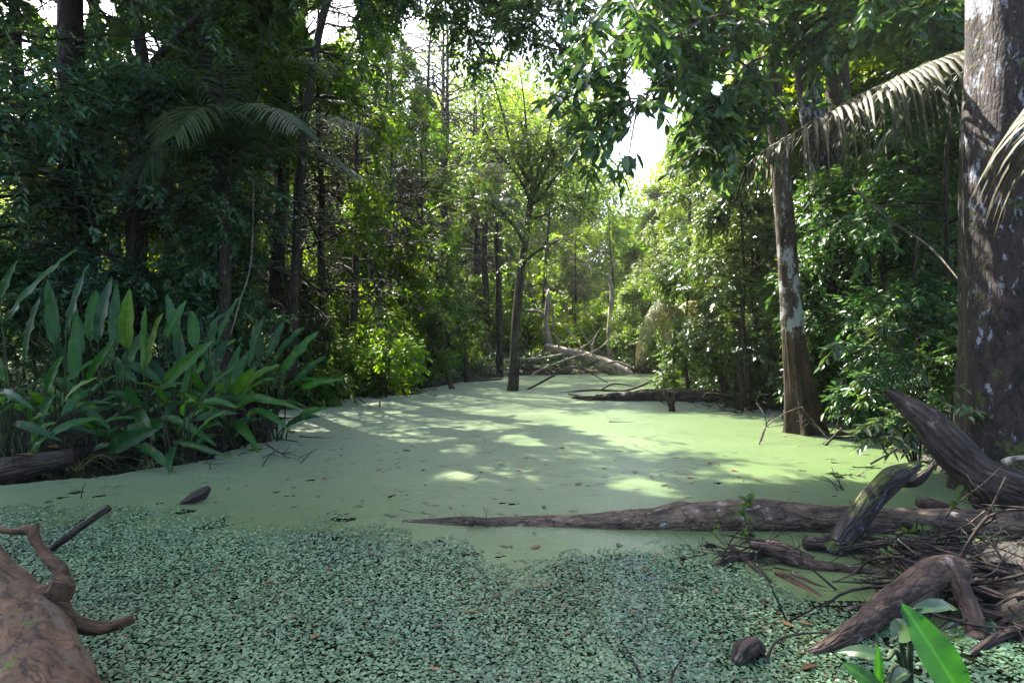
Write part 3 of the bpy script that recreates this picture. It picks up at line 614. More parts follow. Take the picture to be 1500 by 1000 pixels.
# ------------------------------------------------------------------ individual trees of the picture
def tree_thing(name, label, mbw, mbl, bark, leaf, origin, group=None, extra=()):
    o = np.asarray(origin, float)
    t = thing(name, label, 'tree', o, group)
    for nm, mb, m in [('trunk', mbw, bark), ('crown', mbl, leaf)] + list(extra):
        if mb is not None and mb.n: mb.v = [v - o for v in mb.v]; part(nm, mb.mesh(nm, M[m]), t)
    return t
def sprig(lf, wood, p, d, ln, n, L, W, rs, droop=.3, sidew=1., r=.004):
    """a leafy twig: alternate leaves along a drooping stem"""
    t = np.linspace(0, 1, 6); d = unit(d)
    pts = p + d * ln * t[:, None] + np.c_[np.zeros((6, 2)), -droop * ln * t ** 2]
    tube(wood, pts, [r, r * .4], 4)
    u = (np.arange(n) + .7) / n; u = .15 + .85 * u
    pos = np.c_[[np.interp(u, t, pts[:, k]) for k in range(3)]].T
    side = unit(np.cross(d, [0, 0, 1]) + 1e-6); sg = np.where(np.arange(n) % 2 == 0, 1, -1)[:, None]
    D = d * (.4 + .7 * u[:, None]) + side * sg * sidew + rs.normal(0, .2, (n, 3)) + [0, 0, -droop]
    leaves(lf, pos, D, np.array([0, 0, 1.]) + rs.normal(0, .35, (n, 3)), L * rs.uniform(.7, 1.2, n), W * rs.uniform(.8, 1.15, n), .2, .25, rs.rand(n))

# slender tree in the pond
rs = np.random.RandomState(3); wd, lf = MB(), MB(); Y = 20.3
flr = lambda A, D: 1 + .22 * np.exp(-D / .5) * (1 + .3 * np.sin(5 * A))
tube(wd, PP((750, 585, Y), (752, 560, Y), (755, 500, Y), (758, 450, Y), (763, 395, Y), (771, 340, Y), (777, 295, Y)), np.array([8., 7.6, 7., 6.2, 5.6, 5.2, 4.6]) / F * Y, 12, 50, .12, 3, flr)
limbs = [[(777, 298), (768, 275), (752, 250), (728, 222), (706, 185)], [(778, 296), (786, 262), (797, 225), (806, 185), (812, 130)], [(777, 300), (792, 290), (812, 262), (832, 238), (850, 205)],
         [(773, 320), (790, 318), (815, 305), (842, 290), (862, 284)], [(778, 296), (778, 255), (772, 205), (768, 150), (760, 95)], [(767, 355), (752, 330), (728, 305), (700, 292), (672, 290)],
         [(779, 290), (800, 250), (828, 190), (838, 140)], [(776, 270), (750, 220), (735, 160), (722, 120)], [(763, 392), (775, 378), (800, 360), (820, 352)]]
for l, b in enumerate(limbs):
    dY = rs.uniform(-1.6, 1.6); pl = np.array([P(x, y, Y + dY * (k / (len(b) - 1))) for k, (x, y) in enumerate(b)]); tube(wd, pl, [3.0 / F * Y, .8 / F * Y], 6, 20, .1, l)
    sp = spline(pl, 40)
    for s in range(21 if l < 8 else 6):
        p0 = sp[rs.randint(10, 40)]; d = unit(np.array([rs.normal(0, 1), rs.normal(0, .9), rs.normal(.15, .45)])); ln = rs.uniform(.6, 1.5)
        s2 = np.array([p0 + d * ln * t + np.array([0, 0, -.25 * ln * t * t]) for t in np.linspace(0, 1, 6)]); tube(wd, s2, [.014, .004], 4)
        for g in range(8):
            sprig(lf, wd, s2[rs.randint(1, 6)] + rs.normal(0, .05, 3), unit(d * .5 + rs.normal(0, .7, 3)), rs.uniform(.3, .6), 11, .115, .052, rs, .3)
tree_thing('pond_tree', 'slender dark tree with forked airy crown standing in the pond', wd, lf, 'bark_mid', 'olive', P(750, 572, Y) * [1, 1, 0])

# banded tree with fluted base
wd, lf = MB(), MB(); Y = 10.9
flut = lambda A, D: 1 + .95 * np.exp(-np.maximum(D - .2, 0) / .85) * (1 + .35 * np.sin(5 * A + .6) + .22 * np.sin(9 * A + 2)) + .05 * np.sin(5 * A + .6) * np.exp(-D / 2.5)
tube(wd, PP((1182, 655, Y), (1179, 625, Y), (1170, 560, Y), (1160, 470, Y), (1154, 380, Y), (1146, 280, Y), (1136, 170, Y), (1128, 60, Y), (1118, -120, Y), (1105, -330, Y)), np.array([14, 14, 14, 13.8, 13.6, 13, 12.5, 12, 10, 6]) / F * Y, 36, 150, .05, 8, flut, grain=.03)
rs = np.random.RandomState(8)
for (b, yd) in [([(1128, 55), (1085, 60), (1035, 85), (985, 110), (930, 150)], -3.2), ([(1130, 80), (1095, 95), (1060, 140), (1030, 170)], -1.8), ([(1124, 0), (1060, -20), (980, 0), (900, 60), (868, 130)], -3.0),
                ([(1120, -60), (1050, -60), (960, -40), (890, 0)], -3.8), ([(1126, 20), (1160, 10), (1210, 40), (1240, 70)], -1.5), ([(1134, 140), (1100, 150), (1060, 190), (1040, 215)], -1.),
                ([(1122, -20), (1010, -10), (930, 90), (880, 175)], -2.6), ([(1128, 40), (1080, 20), (1030, 30), (990, 60)], -2.6), ([(1118, -100), (1200, -90), (1280, -30), (1330, 20)], -2.4)]:
    pl = np.array([P(x, y, Y + yd * k / (len(b) - 1)) for k, (x, y) in enumerate(b)]); tube(wd, pl, [.032, .008], 6, 24, .1, 2); sp = spline(pl, 40)
    for s in range(24):
        p0 = sp[rs.randint(8, 40)]; d = unit(np.array([rs.normal(-.2, .8), rs.normal(-.1, .8), rs.normal(-.2, .5)])); ln = rs.uniform(.3, .8)
        s2 = np.array([p0 + d * ln * t + np.array([0, 0, -.3 * ln * t * t]) for t in np.linspace(0, 1, 5)]); tube(wd, s2, [.012, .004], 4)
        for g in range(5): sprig(lf, wd, s2[rs.randint(1, 5)], unit(d * .6 + rs.normal(0, .7, 3)), rs.uniform(.2, .4), 6, .21, .095, rs, .5)
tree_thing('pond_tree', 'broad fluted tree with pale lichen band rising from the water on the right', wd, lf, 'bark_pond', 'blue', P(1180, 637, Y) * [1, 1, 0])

# blotched trunk at the right edge
wd, lf = MB(), MB(); Y = 6.55
big = lambda A, D: 1 + .32 * np.exp(-D / .55) * (1 + .6 * np.sin(3 * A + 1.2) + .3 * np.sin(7 * A)) + .045 * np.sin(3 * A + 1.2) * np.exp(-D / 3) + .03 * np.sin(8 * A + D * .7)
tube(wd, PP((1484, 775, Y), (1488, 735, Y), (1492, 640, Y), (1494, 500, Y), (1496, 330, Y), (1499, 150, Y), (1504, 0, Y), (1500, -300, Y), (1500, -900, Y), (1480, -1500, Y)), np.array([78, 77, 76, 74, 76, 75, 76, 72, 60, 30]) / F * Y, 90, 260, .05, 4, big, freq=1.6, grain=.035)
rs = np.random.RandomState(9); c0 = P(1490, -1200, Y)
for l in range(12):
    az = rs.uniform(0, 6.28); d = np.array([math.cos(az), math.sin(az), .35]); b0 = c0 + [0, 0, rs.uniform(-2.5, 1.2)]; ll = rs.uniform(2, 4)
    tube(wd, [b0, b0 + d * ll * .5, b0 + d * ll + [0, 0, -.4]], [.09, .02], 6, 12, .1, l)
    for s in range(40):
        p0 = b0 + d * ll * rs.uniform(.3, 1) + rs.normal(0, .45, 3)
        for g in range(3): sprig(lf, wd, p0, rs.normal(size=3), .5, 10, .17, .075, rs, .3)
tree_thing('forest_tree', 'massive reddish brown trunk blotched with pale lichen at the right edge', wd, lf, 'bark_big', 'fine', P(1474, 745, 6.0) * [1, 1, 0])

# forked pale trunk, root-hung trunk, leaning trunk on the right
wd, lf = MB(), MB(); Y = 13.
tube(wd, PP((198, 560, Y), (196, 420, Y), (194, 300, Y), (197, 240, Y), (206, 180, Y), (211, 110, Y), (203, 40, Y), (196, -60, Y), (190, -250, Y)), np.array([12, 10, 9, 9, 10, 9, 8, 7, 3]) / F * Y, 14, 60, .14, 5)
tube(wd, PP((206, 560, Y + .2), (205, 400, Y + .2), (208, 280, Y + .2), (218, 215, Y + .1), (216, 185, Y), (209, 150, Y)), np.array([11, 9, 9.5, 9, 7, 4]) / F * Y, 12, 40, .14, 6)
tube(wd, PP((210, 120, Y), (235, 80, Y - .3), (275, 40, Y - .6), (330, -10, Y - .9)), np.array([6, 6, 5, 3]) / F * Y, 9, 20, .14, 6)
for s in range(60):
    for g in range(5): sprig(lf, MB(), P(rs.uniform(120, 330), rs.uniform(-330, 40), Y + rs.normal(0, 1.2)), rs.normal(size=3), .5, 10, .15, .065, rs, .3)
tree_thing('forest_tree', 'forked tree with two grey lichen flecked trunks behind the paddle leaf plants', wd, lf, 'bark_mid', 'blue', P(200, 540, Y))
wd, lf, rt = MB(), MB(), MB(); Y = 13.6
tube(wd, PP((318, 580, Y), (322, 440, Y), (325, 340, Y), (322, 230, Y), (310, 100, Y), (296, -60, Y), (290, -300, Y)), np.array([24, 19, 18, 17, 15, 13, 6]) / F * Y, 20, 70, .16, 12, grain=.05)
for s in range(26):
    x = rs.uniform(306, 352); yy = rs.uniform(150, 300); p0 = P(x, yy, Y - .35 - rs.rand() * .3); p1 = P(x + rs.normal(0, 12), rs.uniform(380, 470), Y - .4 - rs.rand() * .4)
    tube(rt, [p0, (p0 + p1) / 2 + rs.normal(0, .06, 3), p1], [.009, .006], 5, 14, .2, s)
for s in range(60):
    for g in range(5): sprig(lf, MB(), P(rs.uniform(200, 420), rs.uniform(-330, 60), Y + rs.normal(0, 1.4)), rs.normal(size=3), .5, 10, .15, .065, rs, .3)
tree_thing('forest_tree', 'thick dark trunk hung with aerial roots left of the yellow green curtain', wd, lf, 'bark_dark', 'dark', P(320, 560, Y), None, [('aerial_root', rt, 'twig')])
wd, lf = MB(), MB(); Y = 12.6
tube(wd, PP((1288, 620, Y), (1272, 540, Y), (1256, 460, Y), (1235, 370, Y), (1215, 290, Y), (1196, 200, Y), (1175, 60, Y), (1160, -150, Y)), np.array([34, 27, 25, 23, 21, 18, 14, 6]) / F * Y, 24, 70, .1, 14, grain=.04)
for s in range(50):
    for g in range(5): sprig(lf, MB(), P(rs.uniform(1090, 1300), rs.uniform(-330, 30), Y + rs.normal(0, 1.4)), rs.normal(size=3), .5, 10, .16, .07, rs, .3)
tree_thing('forest_tree', 'thick leaning trunk in shade between the banded pond tree and the shiny shrub', wd, lf, 'bark_big', 'fine', P(1288, 600, Y))
# branch of dark leaves across the top centre
wd, lf = MB(), MB(); Y = 11.
tube(wd, [(-1.6, 9.6, -.5), (-1.9, 9.9, .1)], .02, 5) if False else None
for b in [[(560, -160), (610, -60), (650, -5), (690, 50), (710, 90)], [(560, -160), (660, -60), (740, 0), (800, 50), (835, 80)], [(560, -160), (590, -60), (600, -10), (612, 40)], [(560, -160), (700, -90), (800, -30), (850, 20)], [(560, -160), (680, -80), (760, -40), (770, 60)], [(560, -160), (640, -90), (690, -20), (730, 40)], [(560, -160), (560, -60), (540, -10), (520, 30)], [(560, -160), (720, -70), (830, -10), (900, 40)]]:
    pl = np.array([P(x, y, 12.5 - 1.6 * k / (len(b) - 1)) for k, (x, y) in enumerate(b)]); tube(wd, pl, [.06, .01], 6, 24, .1, 2); sp = spline(pl, 40)
    for s in range(24):
        p0 = sp[rs.randint(12, 40)]; d = unit(rs.normal(size=3) * [1, 1, .5] + [0, 0, -.15]); ln = rs.uniform(.3, .75); s2 = np.array([p0 + d * ln * t for t in np.linspace(0, 1, 5)]); tube(wd, s2, [.01, .003], 4)
        for g in range(6): sprig(lf, wd, s2[rs.randint(1, 5)], unit(d * .5 + rs.normal(0, .7, 3)), rs.uniform(.25, .5), 9, .12, .055, rs, .4)
tube(wd, PP((430, 560, 13.8), (432, 400, 13.6), (445, 200, 13.3), (480, 0, 13), (560, -160, 12.5)), [.09, .085, .08, .08, .06], 10, 50, .12, 4)
tree_thing('forest_tree', 'thin trunked tree arching a branch of dark leaves across the top centre', wd, lf, 'bark_dark', 'dark', P(430, 560, 13.8))

# ------------------------------------------------------------------ palms
def frond(mb, path, n, Lmax, w, droop, rs, rr=.02, side_only=0, twist=0., rag=0., prof=.6, up=(0, 0, 1.)):
    sp = spline(path, 60); T = unit(np.gradient(sp, axis=0)); tube(mb, sp[::3], [rr, rr * .15], 5, rnd=.15)
    up = np.array(up, float)
    for k in range(n):
        u = .1 + .9 * (k + .5) / n; i = min(int(u * 59), 59); p = sp[i]; t = T[i]; sd = unit(np.cross(t, up)); nn = np.cross(sd, t)
        for s in (1, -1):
            if side_only and s != side_only and rs.rand() < .6: continue
            if rag and rs.rand() < rag: continue
            L = Lmax * (math.sin(math.pi * (.15 + .8 * u)) ** prof) * rs.uniform(.88, 1.08)
            d = unit(sd * s * .9 + t * (.25 + .6 * u) + nn * (.22 + twist * s) + rs.normal(0, .06, 3))
            m = 6; x = np.linspace(0, 1, m); g = -droop * L * x ** 2
            c = p + d * (L * x * (1 - .22 * droop * x))[:, None] + np.c_[np.zeros((m, 2)), g]
            tw = unit(np.cross(unit(np.gradient(c, axis=0)), nn + .3 * sd)); ww = w * np.array([.35, .9, 1, .85, .55, .06])[:, None] * .5
            nrm = np.cross(tw, unit(np.gradient(c, axis=0)))
            V = np.stack([c - tw * ww, c + nrm * ww * .45, c + tw * ww], 1).reshape(-1, 3)
            q = []
            for a in range(m - 1):
                q += [(a * 3, a * 3 + 1, a * 3 + 4, a * 3 + 3), (a * 3 + 1, a * 3 + 2, a * 3 + 5, a * 3 + 4)]
            bk = np.c_[np.full(m * 3, p[0] * 3 + k), np.tile([-.5, 0, .5], m) * w * 6, np.repeat(x * L * 2, 3)]
            mb.add(V, q, None, bk, np.clip(rs.rand() * .8, 0, 1))
def palm(label, base, crown, r0, fronds, leafm, rs, **kw):
    t = thing('palm', label, 'palm', base); b = np.asarray(base, float); w = MB()
    base0 = b + np.array([0, 0, -.3]); c = np.asarray(crown, float)
    tube(w, [base0 - b, (base0 + c) / 2 - b + rs.normal(0, .05, 3), c - b], [r0 * 1.2, r0, r0 * .85], 12, 40, .1, 5, lambda A, D: 1 + .06 * np.sin(D * 34))
    part('trunk', w.mesh('trunk', M['bark_dark']), t)
    for f in fronds:
        m = MB(); k = dict(kw); mat = leafm
        if isinstance(f, dict): k.update(f.get('k', {})); mat = f.get('m', leafm); path = f['p']
        else: path = f
        frond(m, np.asarray(path, float), rs=rs, **k); m.v = [v - b for v in m.v]; part('frond', m.mesh('frond', M[mat]), t)
    return t
rs = np.random.RandomState(17); Y = 12.
C = P(332, 232, Y)
fr = [PP((332, 232, Y), *[(x, y, Y + dy) for x, y, dy in l]) for l in [
    [(355, 180, -.2), (385, 130, -.5), (430, 95, -.8), (480, 90, -1.1)], [(348, 160, .2), (372, 95, .4), (400, 40, .5), (440, 10, .6)], [(330, 150, .4), (325, 80, .8), (300, 30, 1.1), (262, 10, 1.3)],
    [(310, 180, -.3), (280, 140, -.6), (235, 125, -1.), (190, 150, -1.3)], [(370, 205, -.4), (425, 180, -.9), (480, 172, -1.3), (540, 190, -1.7)], [(300, 215, -.5), (262, 205, -1.), (225, 225, -1.4), (200, 265, -1.7)],
    [(375, 235, .3), (425, 222, .6), (480, 232, .8), (530, 262, .9)], [(345, 200, -.9), (370, 165, -1.7), (400, 160, -2.3), (440, 190, -2.8)], [(325, 190, -.9), (310, 160, -1.6), (280, 165, -2.2), (255, 200, -2.6)],
    [(352, 210, .8), (390, 170, 1.5), (440, 150, 2.), (500, 150, 2.4)]]]
palm('dark feathery palm with arching fronds in front of the root hung trunk', P(332, 555, Y), C, .11, fr, 'palm_dark', rs, n=52, Lmax=.9, w=.036, droop=.5, rr=.022)
# lichen-spotted frond at upper right, its palm hidden behind the blotched trunk
rs = np.random.RandomState(18); Y = 7.8; C = P(1452, 95, Y)
fr = [{'p': PP((1452, 95, Y), (1400, 82, 7.5), (1335, 105, 7.2), (1270, 136, 7.0), (1190, 180, 6.8), (1130, 215, 6.7), (1100, 238, 6.7)), 'm': 'palm_pale', 'k': dict(Lmax=.95, w=.046, droop=1.05, n=64, prof=.75, rag=.10)},
      {'p': PP((1452, 95, Y), (1430, 105, 7.9), (1385, 120, 8.2), (1340, 150, 8.4), (1290, 210, 8.5)), 'k': dict(Lmax=.8, n=30)},
      {'p': PP((1452, 95, Y), (1470, 40, 8.), (1500, 10, 8.2), (1560, 20, 8.4))}, {'p': PP((1452, 95, Y), (1440, 40, 8.4), (1420, 0, 9.), (1390, -10, 9.6))}]
palm('tall palm behind the blotched trunk with one pale lichen spotted frond', P(1452, 640, Y), C, .1, fr, 'palm_dark', rs, n=36, Lmax=.75, w=.045, droop=.7, rr=.02)
rs = np.random.RandomState(19); Y = 5.0; C = P(1720, 90, Y)
fr = [{'p': PP((1720, 90, Y), (1640, 80, 4.9), (1570, 120, 4.8), (1530, 175, 4.7), (1508, 250, 4.7)), 'm': 'palm_pale', 'k': dict(Lmax=.62, n=26, w=.042, droop=.75, prof=.3)},
      {'p': PP((1720, 90, Y), (1680, 30, 5.1), (1620, 0, 5.3), (1560, 20, 5.4))}, {'p': PP((1720, 90, Y), (1780, 30, 5.1), (1840, 40, 5.2), (1900, 120, 5.3))},
      {'p': PP((1720, 90, Y), (1710, 0, 5.4), (1690, -60, 5.9), (1650, -80, 6.5))}]
palm('palm beyond the right edge with a frond drooping in front of the blotched trunk', P(1720, 800, Y), C, .09, fr, 'palm_dark', rs, n=30, Lmax=.7, w=.045, droop=.7, rr=.018)
rs = np.random.RandomState(20); Y = 28.; C = P(726, 300, Y)
fr = [PP((726, 300, Y), *[(x, y, Y + dy) for x, y, dy in l]) for l in [[(712, 265, -.5), (692, 248, -1), (665, 252, -1.5)], [(735, 270, .3), (738, 250, .6), (712, 240, .8), (690, 250, 1.)], [(740, 290, -.4), (752, 300, -.8), (760, 335, -1.)],
      [(715, 285, -.8), (700, 290, -1.4), (688, 320, -1.8)], [(738, 280, .6), (760, 268, 1.2), (780, 285, 1.6)], [(722, 270, .9), (715, 240, 1.7), (700, 225, 2.4)]]]
palm('distant palm with pale arching fronds left of the slender pond tree', P(732, 545, Y), C, .14, fr, 'palm', rs, n=40, Lmax=.9, w=.06, droop=.9, rr=.03)
rs = np.random.RandomState(21); Y = 19.; C = P(990, 480, Y)
fr = [PP((990, 480, Y), *[(x, y, Y + dy) for x, y, dy in l]) for l in [[(980, 455, -.3), (962, 455, -.7), (946, 490, -1.), (938, 525, -1.2)], [(985, 450, -.6), (970, 440, -1.2), (952, 462, -1.6), (944, 500, -1.9)], [(1000, 455, -.4), (1015, 465, -.8), (1020, 510, -1.)],
      [(990, 455, -.8), (985, 455, -1.5), (975, 500, -1.9)], [(1000, 450, .4), (1020, 440, .8), (1040, 470, 1.)]]]
palm('withered yellowish palm with fronds hanging to the water on the right bank', [C[0], Y, gz1(C[0], Y)], C, .1, fr, 'palm_dead', rs, n=44, Lmax=.55, w=.03, droop=1.1, rr=.018)
# ------------------------------------------------------------------ paddle-leaf plants
def paddle(base, tip, width, bend, face, rs, root, rough=0.):
    """one long paddle leaf from base to tip, its stalk running down to root"""
    base, tip = np.asarray(base), np.asarray(tip); ax = tip - base; L = np.linalg.norm(ax); d = ax / L
    side = unit(np.cross(d, face)); up = np.cross(side, d)
    m, k = 18, 7; t = np.linspace(0, 1, m); wprof = np.sin(np.pi * np.clip(t, 0, 1) ** .82) ** .62 * (1 - .18 * t); wprof[0] = .04; wprof[-1] = .02
    c = base + d * (t * L)[:, None] + up * (bend * L * np.sin(np.pi * t))[:, None] + np.c_[np.zeros((m, 2)), -abs(bend) * .35 * L * t ** 2]
    s = np.linspace(-1, 1, k); V = []; bk = []
    wob = rs.normal(0, .012, (m, 2)); ph = rs.rand() * 6
    for i in range(m):
        for j in range(k):
            ed = abs(s[j]) ** 2 * (.018 * math.sin(t[i] * 21 + ph + (s[j] > 0) * 1.3) + wob[i, int(s[j] > 0)])
            h = abs(s[j]) * .28 * width * .5 * wprof[i] + ed * L * .6
            w_ = width * .5 * wprof[i] * s[j] * (1 - (rs.rand() * rough if abs(s[j]) == 1 else 0))
            V.append(c[i] + side * w_ + up * h); bk.append((w_, t[i] * L, ph))
    q = [(i * k + j, i * k + j + 1, (i + 1) * k + j + 1, (i + 1) * k + j) for i in range(m - 1) for j in range(k - 1)]
    lf = MB(); lf.add(V, q, None, bk, rs.rand() * .9)
    st = MB(); root = np.asarray(root); mid = (root * .45 + base * .55) + np.array([0, 0, .12])
    tube(st, [root, mid, base, base + (c[3] - c[0])], [.016, .011, .008, .004], 7, 16, rnd=.2)
    return lf, st
HP = {  # plant: root px on water (x, Y), leaves (base x, y, tip x, y, width px, bend, dY of tip)
 'paddle leaf plant with the longest raised leaf at the left edge': (20, 7.9, [(5, 475, 102, 374, 24, .04, .1), (0, 438, 24, 385, 17, .02, 0), (36, 530, 60, 437, 24, .03, -.1), (0, 572, 48, 597, 15, .1, -.3), (-20, 480, -30, 400, 26, .05, 0), (10, 560, -35, 500, 22, .08, .2)]),
 'paddle leaf plant with a broad bluish leaf and a yellow rimmed upright leaf': (88, 8.2, [(81, 505, 70, 416, 25, -.03, .1), (97, 495, 128, 394, 22, .03, .1), (90, 567, 138, 528, 15, .08, .3), (68, 577, 90, 525, 22, .04, -.2), (60, 655, 45, 588, 18, .05, -.2), (110, 560, 112, 470, 22, .03, .4)]),
 'paddle leaf plant with three tall upright leaves side by side': (165, 8.7, [(144, 503, 162, 414, 28, .02, .1), (168, 512, 171, 424, 20, .03, .2), (187, 512, 190, 430, 30, .02, -.1), (132, 500, 140, 430, 24, .02, .4), (128, 560, 165, 500, 16, .08, -.2), (200, 560, 160, 520, 16, .1, .3)]),
 'paddle leaf plant with a sunlit yellow edged leaf near the middle of the clump': (222, 8.8, [(211, 545, 213, 455, 17, .02, .1), (215, 549, 236, 465, 25, .03, -.1), (185, 560, 205, 505, 14, .05, .1), (205, 600, 225, 640, 22, .08, -.5), (172, 645, 238, 622, 26, .12, -.3), (180, 530, 235, 560, 18, .1, .2)]),
 'paddle leaf plant with a long silvery leaf slanting right': (262, 9.1, [(238, 566, 307, 503, 25, .03, -.1), (241, 496, 270, 444, 20, .02, .1), (263, 500, 246, 436, 24, .02, .2), (285, 510, 283, 460, 22, .02, .3), (288, 592, 343, 538, 17, .04, -.4), (268, 590, 285, 530, 20, .05, .2)]),
 'paddle leaf plant with narrow dark raised leaf in the middle of the clump': (312, 9.5, [(318, 505, 350, 437, 15, .04, .1), (304, 484, 332, 458, 13, .04, 0), (341, 577, 371, 540, 22, .05, -.2), (300, 560, 330, 500, 22, .05, .3), (257, 604, 320, 618, 17, .14, -.4), (330, 560, 300, 520, 20, .05, .3)]),
 'paddle leaf plant with a fan of leaves at the right end of the clump': (392, 10.1, [(366, 540, 386, 468, 27, .02, .1), (392, 525, 414, 474, 18, .02, .2), (396, 540, 446, 478, 22, .04, 0), (411, 548, 463, 488, 20, .04, -.1), (426, 570, 474, 523, 18, .05, -.2), (440, 570, 499, 554, 15, .1, -.3), (380, 530, 372, 480, 20, .02, .4)]),
 'paddle leaf plant drooping to the green water at its right end': (352, 9.4, [(330, 588, 434, 594, 16, .12, -.4), (352, 627, 379, 662, 16, .1, -.5), (300, 600, 345, 580, 15, .1, -.2), (365, 600, 420, 625, 14, .14, -.3), (345, 560, 365, 515, 18, .04, .2), (330, 640, 380, 612, 14, .12, -.5)]),
 'paddle leaf plant with long leaves lying flat above the water edge': (262, 8.2, [(160, 660, 228, 626, 30, .10, -.2), (253, 647, 334, 664, 15, .14, -.4), (130, 674, 168, 650, 20, .12, -.2), (190, 650, 255, 690, 18, .12, -.4), (235, 610, 310, 645, 18, .14, -.2)]),
 'paddle leaf plant low and dark at the front of the left edge': (30, 7.6, [(52, 668, 66, 590, 20, .05, .3), (20, 620, 85, 640, 16, .15, -.1), (70, 640, 140, 612, 17, .12, .2), (0, 600, 60, 560, 16, .08, .4), (90, 610, 130, 570, 18, .1, .4), (110, 600, 160, 590, 16, .12, .2)]),
 'paddle leaf plant half hidden behind the tall upright leaves': (140, 9.6, [(120, 520, 108, 450, 20, .04, .3), (150, 540, 182, 470, 18, .04, .3), (100, 540, 70, 490, 18, .06, .4), (175, 560, 205, 490, 22, .04, .2), (130, 580, 170, 550, 18, .08, .1), (110, 600, 60, 560, 18, .1, .1)]),
 'paddle leaf plant half hidden behind the silvery slanting leaf': (285, 10.3, [(270, 540, 258, 470, 20, .04, .3), (300, 540, 318, 470, 20, .04, .2), (280, 560, 340, 500, 18, .06, .2), (310, 580, 365, 545, 18, .08, .1), (250, 570, 210, 520, 18, .06, .2), (335, 570, 350, 510, 18, .04, .2)]),
}
rs = np.random.RandomState(33)
for lab, (x0, Y0, lv) in HP.items():
    root = P(x0, 500, Y0); root[2] = -.05
    t = thing('paddle_leaf_plant', lab, 'plant', root, 'paddle leaf plants on the left bank')
    for i, (bx, by, tx, ty, wp, bend, dy) in enumerate(lv):
        yb = Y0 + rs.normal(0, .12) - .1; b = P(bx, by, yb); tp = P(tx, ty, yb + dy); tp = b + (tp - b) * 1.1
        face = unit(np.array([rs.normal(.15, .4), -1., .8 + rs.normal(0, .3)]))
        l, s = paddle(b, tp, wp * .88 / F * Y0, bend, face, rs, root + [rs.normal(0, .09), rs.normal(0, .06), -.1], .35 if rs.rand() < .3 else .08)
        l.v = [v - root for v in l.v]; s.v = [v - root for v in s.v]
        lo = part('leaf', l.mesh('leaf', M['heliconia']), t); part('stalk', s.mesh('stalk', M['stem']), lo)
    for k in range(6):
        a = rs.uniform(-.3, 3.5) + math.pi; hh = rs.uniform(.25, .95); rd = rs.uniform(.15, .5); b = root + [rd * math.cos(a), rd * math.sin(a) * .7, hh]
        tp = b + unit(np.array([math.cos(a), math.sin(a) * .7, rs.uniform(-.55, .9)])) * rs.uniform(.4, .75)
        if tp[2] < .08: tp[2] = .08
        l, s = paddle(b, tp, rs.uniform(.11, .17), rs.uniform(.05, .16), unit(np.array([rs.normal(0, .4), -.8, .9])), rs, root + [rs.normal(0, .09), rs.normal(0, .06), -.1], .12)
        l.v = [v - root for v in l.v]; s.v = [v - root for v in s.v]
        lo = part('leaf', l.mesh('leaf', M['heliconia']), t); part('stalk', s.mesh('stalk', M['stem']), lo)
    st = MB()
    for k in range(9):
        p0 = root + [rs.normal(0, .16), rs.normal(0, .12), -.1]; tube(st, [p0 - root, p0 - root + [rs.normal(0, .12), rs.normal(0, .1), rs.uniform(.4, .9)]], [.014, .007], 6, 8, .1, k)
    part('stem', st.mesh('stem', M['twig']), t)
# plant at the lower right corner
def corner_plant(lab, root, lv, Y0, mat='heliconia'):
    root = np.asarray(root); t = thing('paddle_leaf_plant', lab, 'plant', root, 'young plants at the lower right')
    for (bx, by, tx, ty, wp, bend, y1, y2, fz) in lv:
        l, s = paddle(P(bx, by, y1), P(tx, ty, y2), wp / F * Y0, bend, unit(np.array([-.2, -1., fz])), rs, root, 0.); l.r = [np.full(len(x), .38) for x in l.r]
        l.v = [v - root for v in l.v]; s.v = [v - root for v in s.v]
        lo = part('leaf', l.mesh('leaf', M[mat]), t); part('stalk', s.mesh('stalk', M['stem']), lo)
corner_plant('young plant with one large glossy upright leaf in the lower right corner', [1.62, 2.45, -.03], [(1412, 1025, 1321, 882, 58, .03, 2.3, 2.4, .5)], 2.35)
corner_plant('young plant with short green leaves left of the large glossy leaf', [1.42, 2.5, -.03], [(1295, 1015, 1234, 968, 26, .05, 2.4, 2.5, .6), (1287, 1010, 1286, 944, 15, .02, 2.5, 2.5, .2)], 2.45)
corner_plant('grey green plant with hole eaten flat leaves behind the large glossy leaf', [1.78, 2.8, -.03], [(1335, 895, 1402, 889, 22, .12, 2.75, 2.85, 1.2), (1310, 938, 1330, 908, 34, .05, 2.7, 2.8, .9), (1300, 965, 1226, 952, 22, .12, 2.65, 2.75, 1.3), (1298, 1000, 1332, 980, 20, .1, 2.6, 2.7, 1.1)], 2.75, 'glossy')

